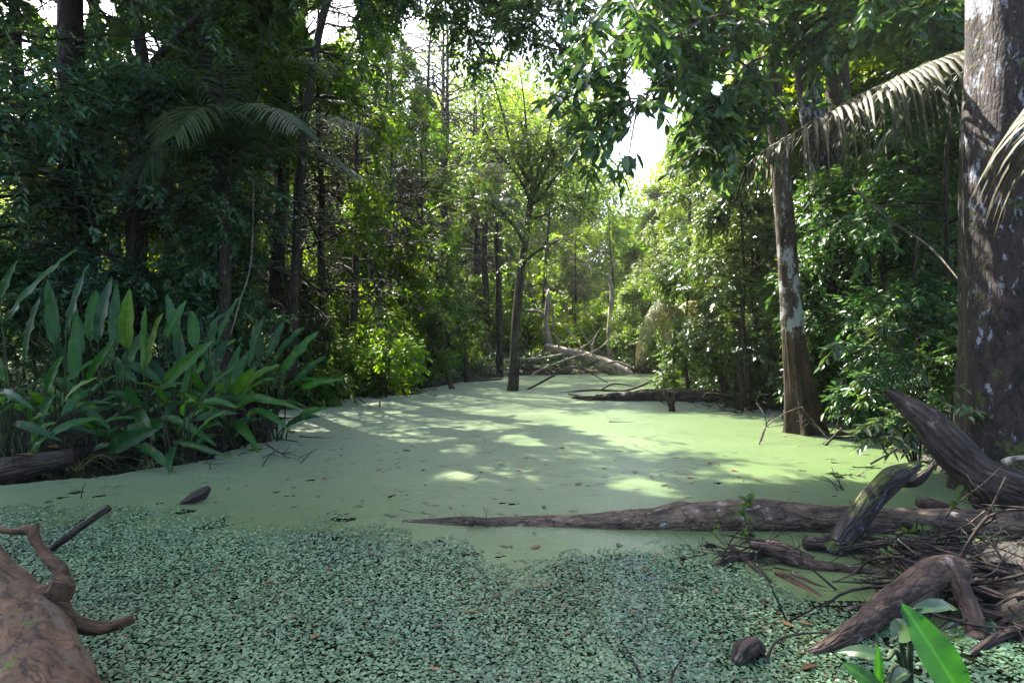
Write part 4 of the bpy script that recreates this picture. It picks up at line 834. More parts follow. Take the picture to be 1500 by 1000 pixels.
# shiny pale-leaved shrub at right, and the one by the water
def leafy(lab, root, tips, L, W, mat, Y, nb=5, name='shrub', group=GS, stemr=.016, droop=.7, n=9):
    root = np.asarray(root, float); wd, lf = MB(), MB(); t = thing(name, lab, 'shrub', root, group)
    for (x, y, dy) in tips:
        e = P(x, y, Y + dy); mid = (root + e) / 2 + [0, 0, .25]; pl = spline(np.array([root, mid, e]), 20); tube(wd, pl, [stemr, .005], 6)
        for k in range(nb):
            p0 = pl[rs.randint(11, 20)]; sprig(lf, wd, p0, unit(e - mid + rs.normal(0, .25, 3) + [0, -.1, .05]), rs.uniform(.18, .34), n, L, W, rs, droop, 1.)
    wd.v = [v - root for v in wd.v]; lf.v = [v - root for v in lf.v]
    part('stem', wd.mesh('stem', M['twig']), t); part('foliage', lf.mesh('foliage', M[mat]), t)
leafy('shrub with long shiny pale leaves beside the blotched trunk', P(1335, 640, 8.8), [(1262, 420, -.3), (1250, 470, -.5), (1285, 450, -.2), (1232, 505, -.6), (1310, 480, -.4), (1270, 550, -.7), (1300, 410, .1), (1330, 520, -.5), (1345, 450, .1), (1262, 575, -.8), (1320, 560, -.5)], .17, .062, 'glossy', 8.8, 4)
leafy('small drooping shiny shrub over the water behind the mossy broken branch', P(1345, 700, 7.4), [(1272, 640, -.2), (1290, 622, -.1), (1310, 612, 0), (1330, 625, -.1), (1300, 650, -.3), (1355, 620, .1)], .16, .058, 'glossy', 7.4, 3)
leafy('low shrub with pale green leaves between leaning broken log and blotched trunk', P(1392, 690, 6.6), [(1385, 590, -.1), (1375, 610, -.2), (1395, 580, 0), (1380, 630, -.2)], .12, .045, 'glossy', 6.5, 3)

# ------------------------------------------------------------------ logs
def log(name, lab, mat, pts, rpx, sides=28, n=90, amp=.14, seed=1, cat='log', grain=.06, group=None, extra=None, jag=0., freq=1.):
    pl = PP(*pts); Yv = np.array([p[2] for p in pts]); mb = MB(); tube(mb, pl, np.array(rpx) / F * Yv, sides, n, amp, seed, grain=grain, jag=jag, freq=freq)
    for e in (extra or []):
        pe = PP(*e[0]); ye = np.array([p[2] for p in e[0]]); tube(mb, pe, np.array(e[1]) / F * ye, 14, 40, amp * 1.1, seed + 7, grain=grain, jag=e[2] if len(e) > 2 else 0.)
    return mthing(name, mb, M[mat], lab, cat, group, origin=pl[0])
log('fallen_log', 'long weathered log lying across the foreground water', 'log', [(590, 765, 5.56), (630, 767, 5.53), (670, 769, 5.5), (730, 773, 5.5), (800, 775, 5.48), (900, 772, 5.45), (1000, 765, 5.42), (1100, 757, 5.4), (1200, 761, 5.35), (1300, 765, 5.3), (1400, 766, 5.25), (1540, 767, 5.2)],
    [4, 8, 12, 16, 19, 23, 27, 25, 22, 20, 19, 19], 40, 260, .2, 3, freq=1.6)
log('broken_branch', 'mossy broken branch leaning up across the long log', 'log_moss', [(1218, 812, 4.72), (1232, 790, 4.76), (1258, 757, 4.8), (1280, 728, 4.85), (1305, 703, 4.9), (1330, 690, 4.95), (1343, 681, 5.)], [17, 17, 17, 17, 17, 13, 6], 22, 70, .22, 14, 'branch',
    extra=[([(1318, 703, 4.92), (1340, 702, 4.88), (1355, 693, 4.85), (1366, 681, 4.83)], [10, 9, 6, 3], .05)], jag=.06)
log('broken_log', 'dark splintered log leaning against the blotched trunk', 'log_dark', [(1316, 585, 5.75), (1332, 596, 5.7), (1358, 615, 5.6), (1385, 648, 5.5), (1415, 680, 5.42), (1455, 705, 5.36), (1540, 735, 5.3)][::-1], [32, 29, 27, 25, 21, 16, 10], 30, 120, .26, 21, jag=.14, freq=1.5)
log('dead_log', 'stubby dead log behind the long log at the foot of the blotched trunk', 'log_red', [(1345, 735, 5.75), (1362, 740, 5.75), (1390, 752, 5.7), (1420, 770, 5.65)], [7, 12, 14, 15], 16, 40, .2, 5)
log('dead_log', 'thin grey log lying flat between blotched trunk and long log', 'log_dark', [(1425, 735, 5.6), (1470, 722, 5.6), (1540, 715, 5.6)], [10, 14, 16], 16, 40, .2, 6)
log('stump_log', 'thick reddish dead log sloping down into the floating ferns', 'log_red', [(1182, 958, 3.2), (1215, 945, 3.26), (1260, 918, 3.4), (1310, 882, 3.6), (1350, 856, 3.72), (1388, 838, 3.82), (1405, 832, 3.88)], [7, 11, 16, 22, 27, 28, 19], 40, 140, .3, 31, freq=1.7,
    extra=[([(1382, 822, 3.78), (1396, 838, 3.72), (1410, 872, 3.62), (1424, 905, 3.5), (1434, 945, 3.36)], [12, 14, 13, 13, 14])])
log('dead_log', 'dark lump of root wood sticking out of the floating ferns', 'log_dark', [(1078, 972, 3.1), (1090, 955, 3.14), (1105, 948, 3.18), (1120, 958, 3.16)], [9, 16, 15, 6], 16, 30, .35, 8)
GP = 'dead branches piled at the right bank'
for lab, mat, pts, r in [
    ('forked reddish branch lying on the green water below the long log', 'log_red', [(1098, 797, 4.6), (1130, 806, 4.55), (1180, 826, 4.42), (1240, 836, 4.36), (1320, 850, 4.25)], [6, 9, 10, 9, 7]),
    ('short reddish branch resting against the forked branch', 'log_red', [(1122, 796, 4.66), (1150, 803, 4.63), (1192, 820, 4.52)], [6, 9, 5]),
    ('straight tan pole lying in the floating ferns', 'log_tan', [(1138, 838, 4.3), (1180, 862, 4.05), (1215, 884, 3.88), (1256, 908, 3.7)], [5, 6, 6, 4]),
    ('thick smooth branch lying right of the tan pole', 'log_red', [(1160, 842, 4.3), (1205, 866, 4.08), (1260, 878, 4.), (1330, 886, 3.95)], [6, 8, 9, 8]),
    ('short branch pointing at the thick reddish log', 'log_red', [(1240, 896, 3.72), (1280, 885, 3.8), (1330, 872, 3.88)], [6, 7, 7]),
    ('dark branch under the fork of the thick reddish log, running off the right edge', 'log_dark', [(1400, 848, 3.95), (1450, 872, 3.8), (1540, 905, 3.6)], [8, 10, 9]),
    ('thin brown branch lying along the lower right edge', 'log_red', [(1390, 880, 3.7), (1440, 896, 3.6), (1530, 912, 3.5)], [6, 6, 6]),
    ('dark branch dipping into the ferns at the right edge', 'log_dark', [(1420, 960, 3.2), (1470, 930, 3.35), (1540, 912, 3.45)], [6, 8, 9]),
    ('knotty dark branch below the mossy broken branch', 'log_dark', [(1180, 796, 4.8), (1225, 800, 4.8), (1290, 812, 4.75), (1370, 815, 4.7)], [10, 16, 15, 9]),
    ('branch stub rising between the long log and the thick reddish log', 'log_dark', [(1340, 790, 4.75), (1365, 806, 4.6), (1392, 826, 4.45)], [5, 7, 9]),
    ('dark branch running out of the right edge below the long log', 'log_dark', [(1380, 822, 4.7), (1440, 812, 4.75), (1540, 800, 4.8)], [12, 16, 18]),
    ('slim dark branch sloping from tangle to the tan pole', 'log_dark', [(1070, 800, 4.75), (1095, 822, 4.5), (1125, 850, 4.2), (1142, 872, 4.0)], [4, 5, 4, 2]),
    ('short dark branch at the left tip of the tangle', 'log_dark', [(1044, 830, 4.44), (1075, 818, 4.55), (1130, 812, 4.6)], [4, 5, 4])]:
    log('dead_branch', lab, mat, pts, r, 12, 44, .2, len(lab), 'branch', .05, GP)
# left
log('fallen_log', 'thick tan log with knot and bent branches at the lower left corner', 'log_tan', [(-120, 800, 3.9), (-50, 838, 3.5), (-12, 892, 3.1), (20, 960, 2.72), (50, 1060, 2.3), (100, 1300, 1.7)], [36, 47, 58, 74, 92, 120], 64, 240, .17, 17, grain=.035, freq=2.6,
    extra=[([(-40, 815, 3.15), (10, 842, 3.05), (48, 866, 2.98), (80, 872, 2.95), (94, 850, 2.95)], [13, 13, 14, 19, 15]), ([(80, 872, 2.95), (90, 838, 3.02), (68, 815, 3.05), (55, 795, 3.07), (45, 776, 3.1), (20, 778, 3.1), (-20, 772, 3.1)], [15, 11, 8, 7, 8, 4.5, 4]),
           ([(48, 795, 3.07), (51, 782, 3.08), (53, 768, 3.1)], [5, 6, 4]), ([(78, 868, 2.95), (90, 890, 2.94), (104, 908, 2.95), (130, 918, 2.98), (160, 918, 3.03), (196, 905, 3.08)], [13, 13, 12, 11, 9, 7]), ([(20, 890, 2.95), (50, 885, 2.95), (80, 872, 2.95)], [10, 13, 15])])
log('dead_branch', 'straight dark stick poking out of the ferns behind the tan log', 'log_dark', [(72, 806, 4.75), (110, 778, 4.78), (160, 742, 4.85)], [5, 5, 5], 12, 30, .2, 3, 'branch')
mb = MB(); tube(mb, PP((263, 738, 6.15), (280, 729, 6.15), (296, 721, 6.2), (307, 713, 6.25)), np.array([3, 9, 10, 4]) / F * 6.15, 14, 30, .2, 9, lambda A, D: np.clip(.35 + .8 * np.abs(np.sin(A * .5 + .4)), .3, 1.1))
mthing('bark_piece', mb, M['log_dark'], 'dark curved piece of bark standing out of the green duckweed', 'bark', origin=Wt(263, 738))
log('fallen_log', 'short dark log among the paddle leaf stems at the left edge', 'log_dark', [(-60, 690, 7.2), (0, 690, 7.25), (60, 678, 7.35), (108, 668, 7.5)], [20, 20, 17, 12], 18, 50, .15, 2)
# middle distance
log('floating_log', 'dark ragged log lying in the pond in the middle distance', 'log_dark', [(838, 582, 17.2), (870, 584, 17.0), (920, 582, 16.9), (980, 581, 16.9), (1055, 584, 16.6)], [1.5, 5, 9, 11, 11], 18, 90, .5, 4, freq=2.2,
    extra=[([(832, 577, 17.3), (860, 582, 17.2), (885, 590, 17)], [1, 1.6, 1.5]), ([(848, 592, 16.6), (870, 584, 17), (875, 578, 17.1)], [1.5, 3, 1.5]), ([(905, 588, 16.8), (902, 580, 16.8)], [3, 1.5]), ([(930, 590, 16.7), (950, 580, 16.9), (960, 576, 17)], [3, 3, 1])])
log('dead_stub', 'short pale forked stub standing in front of the dark ragged log', 'log_red', [(985, 603, 14.3), (983, 592, 14.3), (976, 580, 14.3), (973, 569, 14.3)], [5, 4.5, 4, 2], 12, 30, .25, 7, 'stump', extra=[([(984, 594, 14.3), (987, 584, 14.3), (986, 574, 14.3)], [3.5, 3, 2])])
log('fallen_tree', 'bleached fallen tree lying at the far end of the pond', 'dead_pale', [(918, 551, 29.8), (890, 537, 30), (860, 524, 30.3), (830, 516, 30.6), (800, 508, 31)], [11, 10, 9, 7, 6], 14, 60, .2, 4, 'tree',
    extra=[([(862, 524, 30.2), (845, 500, 30.5), (828, 480, 30.8), (812, 462, 31)], [1.8, 1.4, 1.1, .7]), ([(850, 520, 30.2), (820, 530, 29.5), (785, 545, 29), (770, 560, 28)], [1.8, 1.4, 1.1, .8]), ([(870, 528, 30), (868, 508, 30.2), (872, 492, 30.4)], [2, 1.5, .8]),
           ([(835, 517, 30.5), (790, 525, 30), (755, 526, 29.8), (735, 528, 29.5)], [2.2, 2, 1.5, 1]), ([(868, 508, 30.2), (858, 495, 30.3), (850, 482, 30.4)], [1.4, 1, .7]), ([(880, 534, 29.9), (905, 530, 29.5), (930, 540, 29)], [2, 1.5, .8]),
           ([(840, 516, 30.4), (866, 500, 30.), (880, 480, 30)], [1.4, 1.2, .6]), ([(820, 515, 30.6), (815, 495, 30.5), (800, 480, 30.5)], [1.4, 1.2, .6]), ([(850, 521, 30), (870, 515, 29.5), (890, 500, 29.3), (893, 490, 29.3)], [1.3, 1.1, .9, .5])])
log('dead_stump', 'broken bleached tree stump standing behind the fallen bleached tree', 'dead_pale', [(806, 525, 32), (804, 500, 32), (800, 475, 32), (802, 450, 32), (803, 430, 32)], [6, 5, 4.5, 3.5, 2.5], 12, 50, .3, 6, 'stump', extra=[([(803, 470, 32), (790, 457, 32), (770, 455, 32)], [3.5, 3, 2]), ([(812, 480, 31.8), (810, 455, 31.8), (806, 432, 31.8)], [2.5, 2, 1.2])], jag=.3)
log('dead_branch', 'thin dark branch arching over the bright water in front of the bleached tree', 'twig', [(766, 574, 20.8), (800, 556, 21), (826, 542, 21.4), (850, 540, 22), (890, 560, 22.3)], [1.4, 1.6, 1.4, 1, .6], 8, 30, .2, 5, 'branch')
log('dead_branch', 'long low branch skimming the bright water right of the slender pond tree', 'twig', [(820, 575, 19.6), (870, 571, 20), (915, 572, 20), (950, 560, 20), (985, 540, 20.3), (1010, 528, 20.5)], [.8, 1.5, 1.6, 1.7, 1.4, .8], 8, 40, .2, 6, 'branch', extra=[([(880, 571, 20), (900, 562, 20), (930, 566, 20)], [1.2, 1, .6])])
log('dead_stub', 'grey splayed stub at the waterline of the left bank', 'log', [(662, 570, 21), (658, 558, 21.2), (654, 545, 21.4), (650, 530, 21.8)], [4.5, 3, 2.5, 1.5], 10, 24, .2, 6, 'stump')
log('dead_stub', 'thin reddish stub rising from the water left of the slender pond tree', 'log_red', [(683, 560, 24.5), (682, 530, 24.6), (681, 505, 24.8)], [3.4, 2.6, 2], 10, 24, .2, 6, 'stump')
log('floating_log', 'reddish log lying at the waterline right of the thin reddish stub', 'log_red', [(686, 559, 24.7), (710, 557, 25.2), (735, 555, 26)], [2, 2.6, 1.6], 10, 24, .2, 6)
log('leaning_trunk', 'thin dark trunk leaning right from the left bank shrubs', 'bark_dark', [(622, 550, 21), (640, 515, 21), (665, 485, 21.2), (700, 465, 21.6)], [3, 2.4, 1.8, .8], 9, 30, .12, 6, 'branch', extra=[([(636, 522, 21), (632, 490, 21), (640, 455, 21.2)], [2, 1.4, .8])])
for lab, b in [('thin leaning trunk at the right bank, left of two, over the twig thicket', [(1062, 570, 17), (1048, 530, 17.2), (1036, 490, 17.5), (1028, 430, 18)]), ('dark trunk rising from the twig thicket left of the banded pond tree', [(1090, 602, 14.4), (1086, 560, 14.6), (1082, 510, 15), (1090, 440, 15.4)]),
               ('slim upright trunk close behind the left side of the banded pond tree', [(1122, 590, 15), (1112, 520, 15.2), (1104, 440, 15.4), (1100, 350, 15.8)]), ('pale crooked trunk in the far trees right of the bleached stump', [(895, 530, 33), (893, 480, 33), (897, 430, 33), (890, 400, 33)])]:
    log('leaning_trunk', lab, 'dead_pale' if 'pale c' in lab else 'bark_dark', b, [4.5, 4, 3.5, 2], 10, 34, .12, 9, 'trunk')
# twig thickets and brush heaps: each heap one tangled thing
def heap(lab, c, spread, n, rs, r=.008, mat='twig', L=(.4, 1.2), up=.5, name='brush_heap'):
    mb = MB(); c = np.asarray(c)
    for k in range(4):
        a = rs.normal(0, .3); v = np.array([math.cos(a), math.sin(a), 0]) * 1.1 * spread[0]; tube(mb, [c - v + [0, 0, .02], c + rs.normal(0, .03, 3) + [0, 0, spread[2] * .3], c + v + [0, 0, .02]], [r * .8, r * 1.3, r * .6], 6, 14, .2, k)
    for k in range(n):
        p0 = c + rs.normal(0, 1, 3) * np.array(spread) * [1, 1, 0] + [0, 0, rs.rand() * spread[2]]; d = unit(rs.normal(size=3) * [1.4, .8, .6] + [0, 0, up * .3]); ln = rs.uniform(*L)
        pl = spline(np.array([p0, p0 + d * ln * .5 + rs.normal(0, .07 * ln, 3), p0 + d * ln + rs.normal(0, .12 * ln, 3) - [0, 0, .1 * ln]]), 9); pl[:, 2] = np.maximum(pl[:, 2], .004); tube(mb, pl, [r * rs.uniform(.6, 1.5), r * .4], 5)
        for s in range(3):
            b = pl[rs.randint(3, 9)]; e = b + unit(d + rs.normal(0, .6, 3)) * ln * .35; e[2] = max(e[2], .004); tube(mb, [b, e], [r * .55, r * .25], 4)
    return mthing(name, mb, M[mat], lab, 'brush heap', 'heaps of dead twigs', origin=c)
rs = np.random.RandomState(44)
heap('dark twig thicket on the water right of the dark ragged log', P(1062, 583, 16.2) * [1, 1, 0], (.85, .5, .55), 60, rs, .011)
heap('tangle of dead twigs between the dark ragged log and the banded pond tree', P(1112, 590, 14.2) * [1, 1, 0], (.5, .4, .5), 46, rs, .010)
heap('pale heap of broken branches behind the fallen bleached tree', P(850, 540, 31.5) * [1, 1, 0], (1.2, .6, .9), 30, rs, .022, 'dead_pale', (.8, 2.2))
heap('dark heap of sticks at the far bank left of the bleached tree', P(775, 550, 30) * [1, 1, 0], (1.2, .4, .4), 40, rs, .018, 'twig', (.6, 1.8))
heap('tangle of fine dead twigs at the left tip of the branch pile', P(1085, 822, 4.6) * [1, 1, 0], (.14, .10, .05), 30, rs, .005, 'twig', (.15, .5))
heap('tangled sticks below the long log on the muddy right bank', P(1330, 800, 4.6) + [0, 0, .0], (.5, .2, .10), 22, rs, .008, 'twig', (.3, .8), -1.)
heap('tangle of thin brown branches on the mud right of the mossy broken branch', P(1400, 800, 4.55) + [0, 0, -.05], (.55, .2, .06), 34, rs, .013, 'log_red', (.4, .9), -1.2)
heap('tangle of brown branches behind the forked end of the thick reddish log', P(1455, 850, 4.0) + [0, 0, -.02], (.3, .18, .08), 34, rs, .012, 'log_dark', (.4, .9), -.8)
heap('dark sticks in the shade along the lower right edge', P(1440, 870, 3.7) * [1, 1, 0], (.35, .2, .08), 24, rs, .008, 'twig', (.25, .7), -.3)
heap('dead sticks and roots under the shrubs right of the banded pond tree', P(1262, 640, 10.4) * [1, 1, 0], (.6, .4, .25), 30, rs, .012, 'twig', (.4, 1.2))
heap('dead stems and roots under the left paddle leaf plants', P(190, 655, 8.9) * [1, 1, 0], (1.1, .4, .3), 90, rs, .008, 'twig', (.3, .9))
heap('wisp of dry roots caught on the thin end of the long log', P(698, 768, 5.42), (.09, .03, .03), 22, rs, .0035, 'twig_pale', (.08, .22))
heap('dark sticks under the glowing yellow green shrub at the waterline', P(540, 577, 18.5) * [1, 1, 0], (1., .3, .3), 40, rs, .012, 'twig', (.4, 1.1))

GW = 'twigs poking out of the pond'
for lab, pts, r, mt in [
    ('forked pale twig bending at the foot of the banded pond tree', [[(1112, 652, 9.7), (1122, 625, 9.9), (1150, 605, 10.), (1174, 596, 10.05)], [(1174, 596, 10.05), (1192, 618, 10), (1212, 642, 9.8)]], .012, 'twig_pale'),
    ('dark twig with side shoots left of the fluted trunk base', [[(1115, 646, 10), (1122, 622, 10.1), (1118, 605, 10.2), (1108, 590, 10.4)], [(1122, 622, 10.1), (1134, 604, 10.2)]], .010, 'twig'),
    ('stout dark stick rising right of the fluted trunk base', [[(1209, 652, 9.6), (1222, 638, 9.7), (1236, 624, 9.8)], [(1228, 632, 9.7), (1240, 634, 9.7)]], .02, 'twig'),
    ('spray of dark twigs on the green water behind the mossy branch', [[(1228, 718, 6.7), (1214, 702, 6.8), (1202, 696, 6.9)], [(1236, 718, 6.7), (1224, 698, 6.8), (1218, 684, 6.9)], [(1236, 718, 6.7), (1218, 706, 6.8), (1200, 702, 6.9)], [(1232, 716, 6.7), (1226, 690, 6.8)]], .006, 'twig'),
    ('pale stick lying on the sunlit duckweed behind the mossy branch', [[(1256, 697, 7.4), (1266, 691, 7.5)], [(1261, 694, 7.4), (1269, 701, 7.3)]], .011, 'twig_pale'),
    ('thin dark twig on the duckweed left of the pale stick', [[(1243, 696, 7.4), (1258, 705, 7.2), (1272, 713, 7.0)]], .006, 'twig'),
    ('curved dead branch over the water below the drooping shiny shrub', [[(1275, 679, 8.1), (1295, 668, 8.0), (1316, 656, 7.9), (1325, 640, 7.9)], [(1300, 666, 8), (1290, 650, 8)]], .016, 'twig'),
    ('dark V shaped twigs on the duckweed below the bright shrub', [[(527, 585, 17.2), (542, 597, 15.2)], [(556, 597, 15.2), (557, 586, 15.2)]], .022, 'twig'),
    ('bent twig standing in the duckweed right of the paddle leaves', [[(384, 685, 8), (396, 665, 8.1), (412, 655, 8.3)], [(396, 665, 8.1), (408, 668, 8.1)]], .007, 'twig'),
    ('dark twig stuck in the duckweed below the right paddle leaves', [[(440, 678, 8.2), (458, 660, 8.5)]], .007, 'twig'),
    ('little forked twig in the duckweed left of the paddle leaf shadow', [[(308, 688, 7.8), (309, 676, 7.8), (330, 672, 7.9)]], .006, 'twig'),
    ('thin bent twig left of the curved piece of bark', [[(119, 731, 6.35), (121, 716, 6.4), (126, 706, 6.5)]], .006, 'twig'),
    ('dark slanting stick standing in the ferns near the bottom edge', [[(942, 1002, 2.92), (925, 962, 3.1), (904, 929, 3.3)], [(930, 972, 3.05), (938, 985, 3.)]], .007, 'twig'),
    ('curved dark stick at the bottom edge right of the slanting one', [[(982, 1010, 2.9), (986, 985, 2.95), (1002, 960, 3.0)]], .007, 'twig'),
    ('small upright twig in the ferns at the bottom, left of the middle', [[(447, 980, 3.06), (442, 953, 3.1)]], .005, 'twig'),
    ('arched root loop beside the lump of root wood', [[(1122, 972, 3.1), (1134, 942, 3.2), (1160, 930, 3.3), (1205, 926, 3.4), (1222, 934, 3.38)]], .008, 'twig'),
    ('short dark root left of the thick reddish log end', [[(1168, 942, 3.3), (1178, 950, 3.25), (1186, 965, 3.15)]], .012, 'twig'),
    ('thin bare sapling leaning over the right end of the long log', [[(1370, 782, 4.9), (1400, 740, 4.8), (1440, 708, 4.7), (1468, 682, 4.6)], [(1432, 712, 4.7), (1452, 730, 4.7), (1460, 765, 4.7)]], .006, 'twig_pale'),
    ('pale curling vine stem over the branch pile at the right edge', [[(1315, 790, 4.3), (1345, 812, 4.1), (1370, 818, 4.1)], [(1402, 820, 4.), (1430, 843, 3.9), (1455, 838, 3.9), (1470, 815, 4.), (1490, 795, 4.1), (1510, 780, 4.1)], [(1404, 822, 4.), (1450, 808, 4.), (1478, 800, 4.)]], .006, 'twig_pale'),
    ('pale branch end with moss resting by the blotched trunk', [[(1470, 678, 5.3), (1485, 672, 5.3), (1520, 668, 5.3)]], .035, 'dead_pale'),
    ('long thin stick floating just left of the long log tip', [[(587, 747, 5.95), (610, 754, 5.82), (660, 757, 5.75)]], .006, 'twig'),
    ('short dark twig lying on the duckweed in the middle of the pond', [[(892, 618, 12.4), (925, 619, 12.4)]], .018, 'twig'),
    ('bare slanting branch across the shade left of the blotched trunk', [[(1250, 275, 9.6), (1300, 320, 9.2), (1360, 360, 8.6), (1412, 418, 8.)]], .02, 'twig_pale'),
    ('bare branch crossing in front of the pale upper trunk of the banded tree', [[(1075, 85, 8.8), (1110, 110, 8.9), (1150, 160, 9.0)]], .018, 'twig')]:
    mb = MB()
    for l in pts:
        pl = PP(*l); pl[:, 2] = np.maximum(pl[:, 2], .003); tube(mb, pl, [r, r * .5], 7, 16, .25, len(lab))
    mthing('twig', mb, M[mt], lab, 'twig', GW if 'branch c' not in lab and 'bare sl' not in lab else None)

# vines
rs = np.random.RandomState(50)
def vine(lab, nodes, stem, L, mat='fine', leafy_n=2):
    t = thing('vine', lab, 'vine', nodes[0]); wd, lf = MB(), MB(); pl = spline(nodes, 40) - nodes[0]; tube(wd, pl, stem, 6, rnd=.3)
    for k in range(int(14 * leafy_n)):
        p0 = pl[rs.randint(2, 40)]; leaves(lf, p0[None] + rs.normal(0, .02, (1, 3)), rs.normal(size=(1, 3)) + [[0, -.3, -.2]], np.array([[0, -.5, 1.]]) + rs.normal(0, .3, (1, 3)), L * rs.uniform(.6, 1.2), L * .55, .2, .2)
    part('stem', wd.mesh('stem', M['stem']), t); part('foliage', lf.mesh('foliage', M[mat]), t)
vine('small leafy vine growing over the middle of the long log', PP((1085, 790, 5.0), (1092, 765, 5.05), (1088, 745, 5.15), (1098, 730, 5.25), (1096, 724, 5.3)), .004, .075)
vine('leafy shoot trailing left of the vine on the long log', PP((1005, 775, 5.05), (1040, 772, 5.05), (1060, 755, 5.1), (1075, 748, 5.1)), .003, .055, leafy_n=.6)
vine('green leafy shoot in front of the right end of the long log', PP((1318, 785, 4.9), (1335, 775, 4.9), (1360, 778, 4.9), (1375, 788, 4.9)), .003, .08, leafy_n=1.2)
vine('green leaves at the foot of the blotched trunk above the long log', PP((1398, 738, 5.3), (1408, 725, 5.3), (1415, 705, 5.3)), .003, .10, leafy_n=.6)
vine('young green shoot in the fork of the thick reddish log', PP((1300, 812, 4.), (1302, 806, 4.), (1308, 800, 4.)), .003, .09, leafy_n=.35)
GL = 'bare lianas hanging from the canopy'
for lab, b, r in [('pale liana slanting down to the right end of the paddle leaf plants', [(372, 250, 11.5), (368, 380, 11), (352, 440, 10.6), (338, 490, 10.3)], .014), ('thin liana hanging in front of the palm on the left', [(398, 150, 11.4), (396, 215, 11.4), (400, 260, 11.4)], .011),
                  ('bundle of dark lianas in the shade left of the forked pale trunk', [(105, 190, 12), (112, 280, 12), (108, 400, 12), (115, 480, 12)], .035), ('thin dark liana beside the forked pale trunk on its left', [(120, 200, 11.8), (126, 290, 11.8), (140, 350, 11.8)], .018),
                  ('curving pale liana in the leaves above the lichen spotted frond', [(1228, -20, 10), (1220, 30, 10), (1224, 60, 10), (1215, 95, 10)], .02), ('straight thin liana left of the blotched trunk', [(1398, 30, 8.2), (1396, 100, 8.2), (1390, 170, 8.2), (1388, 300, 8.2)], .012),
                  ('slim dark stem climbing behind the shiny leaved shrub', [(1345, 500, 9.6), (1340, 400, 9.6), (1350, 300, 9.8), (1335, 200, 10)], .02), ('twisted liana hanging among the yellow green curtain', [(520, 330, 16), (524, 400, 16), (518, 470, 16)], .014),
                  ('brown liana in the trees above the bright round shrub', [(575, 290, 17.5), (582, 360, 17.5), (570, 430, 17.5)], .014), ('dark looping liana low under the palm on the left', [(360, 300, 11.8), (420, 340, 12), (470, 330, 12.6), (500, 300, 13)], .016)]:
    pl = PP(*b); mb = MB(); tube(mb, pl, [r, r * .8], 7, 40, .2, len(lab)); mthing('liana', mb, M['twig_pale' if 'pale l' in lab else 'twig'], lab, 'liana', GL)

# dead leaves floating on the pond, dry leaves and grass on the left edge
def dleaf(lab, p, L, group, rs, mat='litter', tilt=.15):
    mb = MB(); a = rs.rand() * 6.28; m = 7; t = np.linspace(0, 1, m); w = L * .21 * np.sin(np.pi * np.clip(t, .03, .97)) ** .8; d = np.array([math.cos(a), math.sin(a), 0]); s = np.array([-d[1], d[0], 0])
    cu = rs.normal(.12, .1); V = []
    for i in range(m):
        for j in (-1, 0, 1): V.append(d * (t[i] - .5) * L + s * w[i] * j + np.array([0, 0, abs(j) * w[i] * rs.uniform(.2, .6) + cu * L * (t[i] - .4) ** 2 + .002]))
    q = [(i * 3 + j, i * 3 + j + 1, i * 3 + j + 4, i * 3 + j + 3) for i in range(m - 1) for j in (0, 1)]
    mb.add(V, q, None, None, rs.rand()); o = part('dead_leaf', mb.mesh('dead_leaf', M[mat])); o.location = tuple(p); return tag(o, lab, 'leaf', group)
rs = np.random.RandomState(61)
for x, y in [(462, 937), (538, 748 + 166), (515, 886), (589, 808), (558, 818), (635, 985), (726, 877), (743, 962), (830, 932), (855, 934), (785, 861), (870, 870), (945, 838), (985, 862), (925, 900), (575, 945), (640, 921), (430, 908), (480, 836), (395, 855), (318, 838),
             (575, 943), (690, 900), (1000, 868), (960, 815), (250, 830), (545, 815), (1048, 868), (350, 700 + 250)]:
    p = Wt(x, y); p[2] = .016; dleaf('brown dead leaf lying on the floating fern mat', p, rs.uniform(.04, .075), 'dead leaves on the ferns', rs)
for x, y in [(1178, 917), (1122, 885), (1185, 982), (1152, 918), (1214, 930)]:
    p = Wt(x, y); p[2] = .016; dleaf('orange brown dead leaf on the ferns beside the thick reddish log', p, rs.uniform(.07, .1), 'dead leaves by the reddish log', rs)
for x, y in [(847, 710), (800, 682), (760, 690), (797, 744), (885, 687), (990, 692), (930, 692), (870, 662), (555, 690), (562, 693), (530, 735), (620, 690), (1075, 690), (1040, 680), (1010, 700), (700, 640), (905, 800), (785, 803), (660, 745), (735, 682), (955, 640), (1150, 640), (825, 660), (1110, 705), (475, 702), (430, 716)]:
    p = Wt(x, y); p[2] = .010; dleaf('small dark dead leaf lying on the green duckweed', p, rs.uniform(.05, .1) * (1 + Wt(x, y)[1] / 20), 'dead leaves on the duckweed', rs)
for lab, x, y, Y, L in [('large pale curled dead leaf on the short dark log', 35, 668, 7.2, .3), ('pinkish curled dead leaf beside the short dark log', 78, 655, 7.5, .25), ('brown curled dead leaf at the right end of the paddle leaf plants', 425, 634, 9.8, .35), ('tan dead leaf hanging low among the paddle stems at left', 70, 620, 7.6, .22)]:
    dleaf(lab, P(x, y, Y), L, None, rs, tilt=.5)
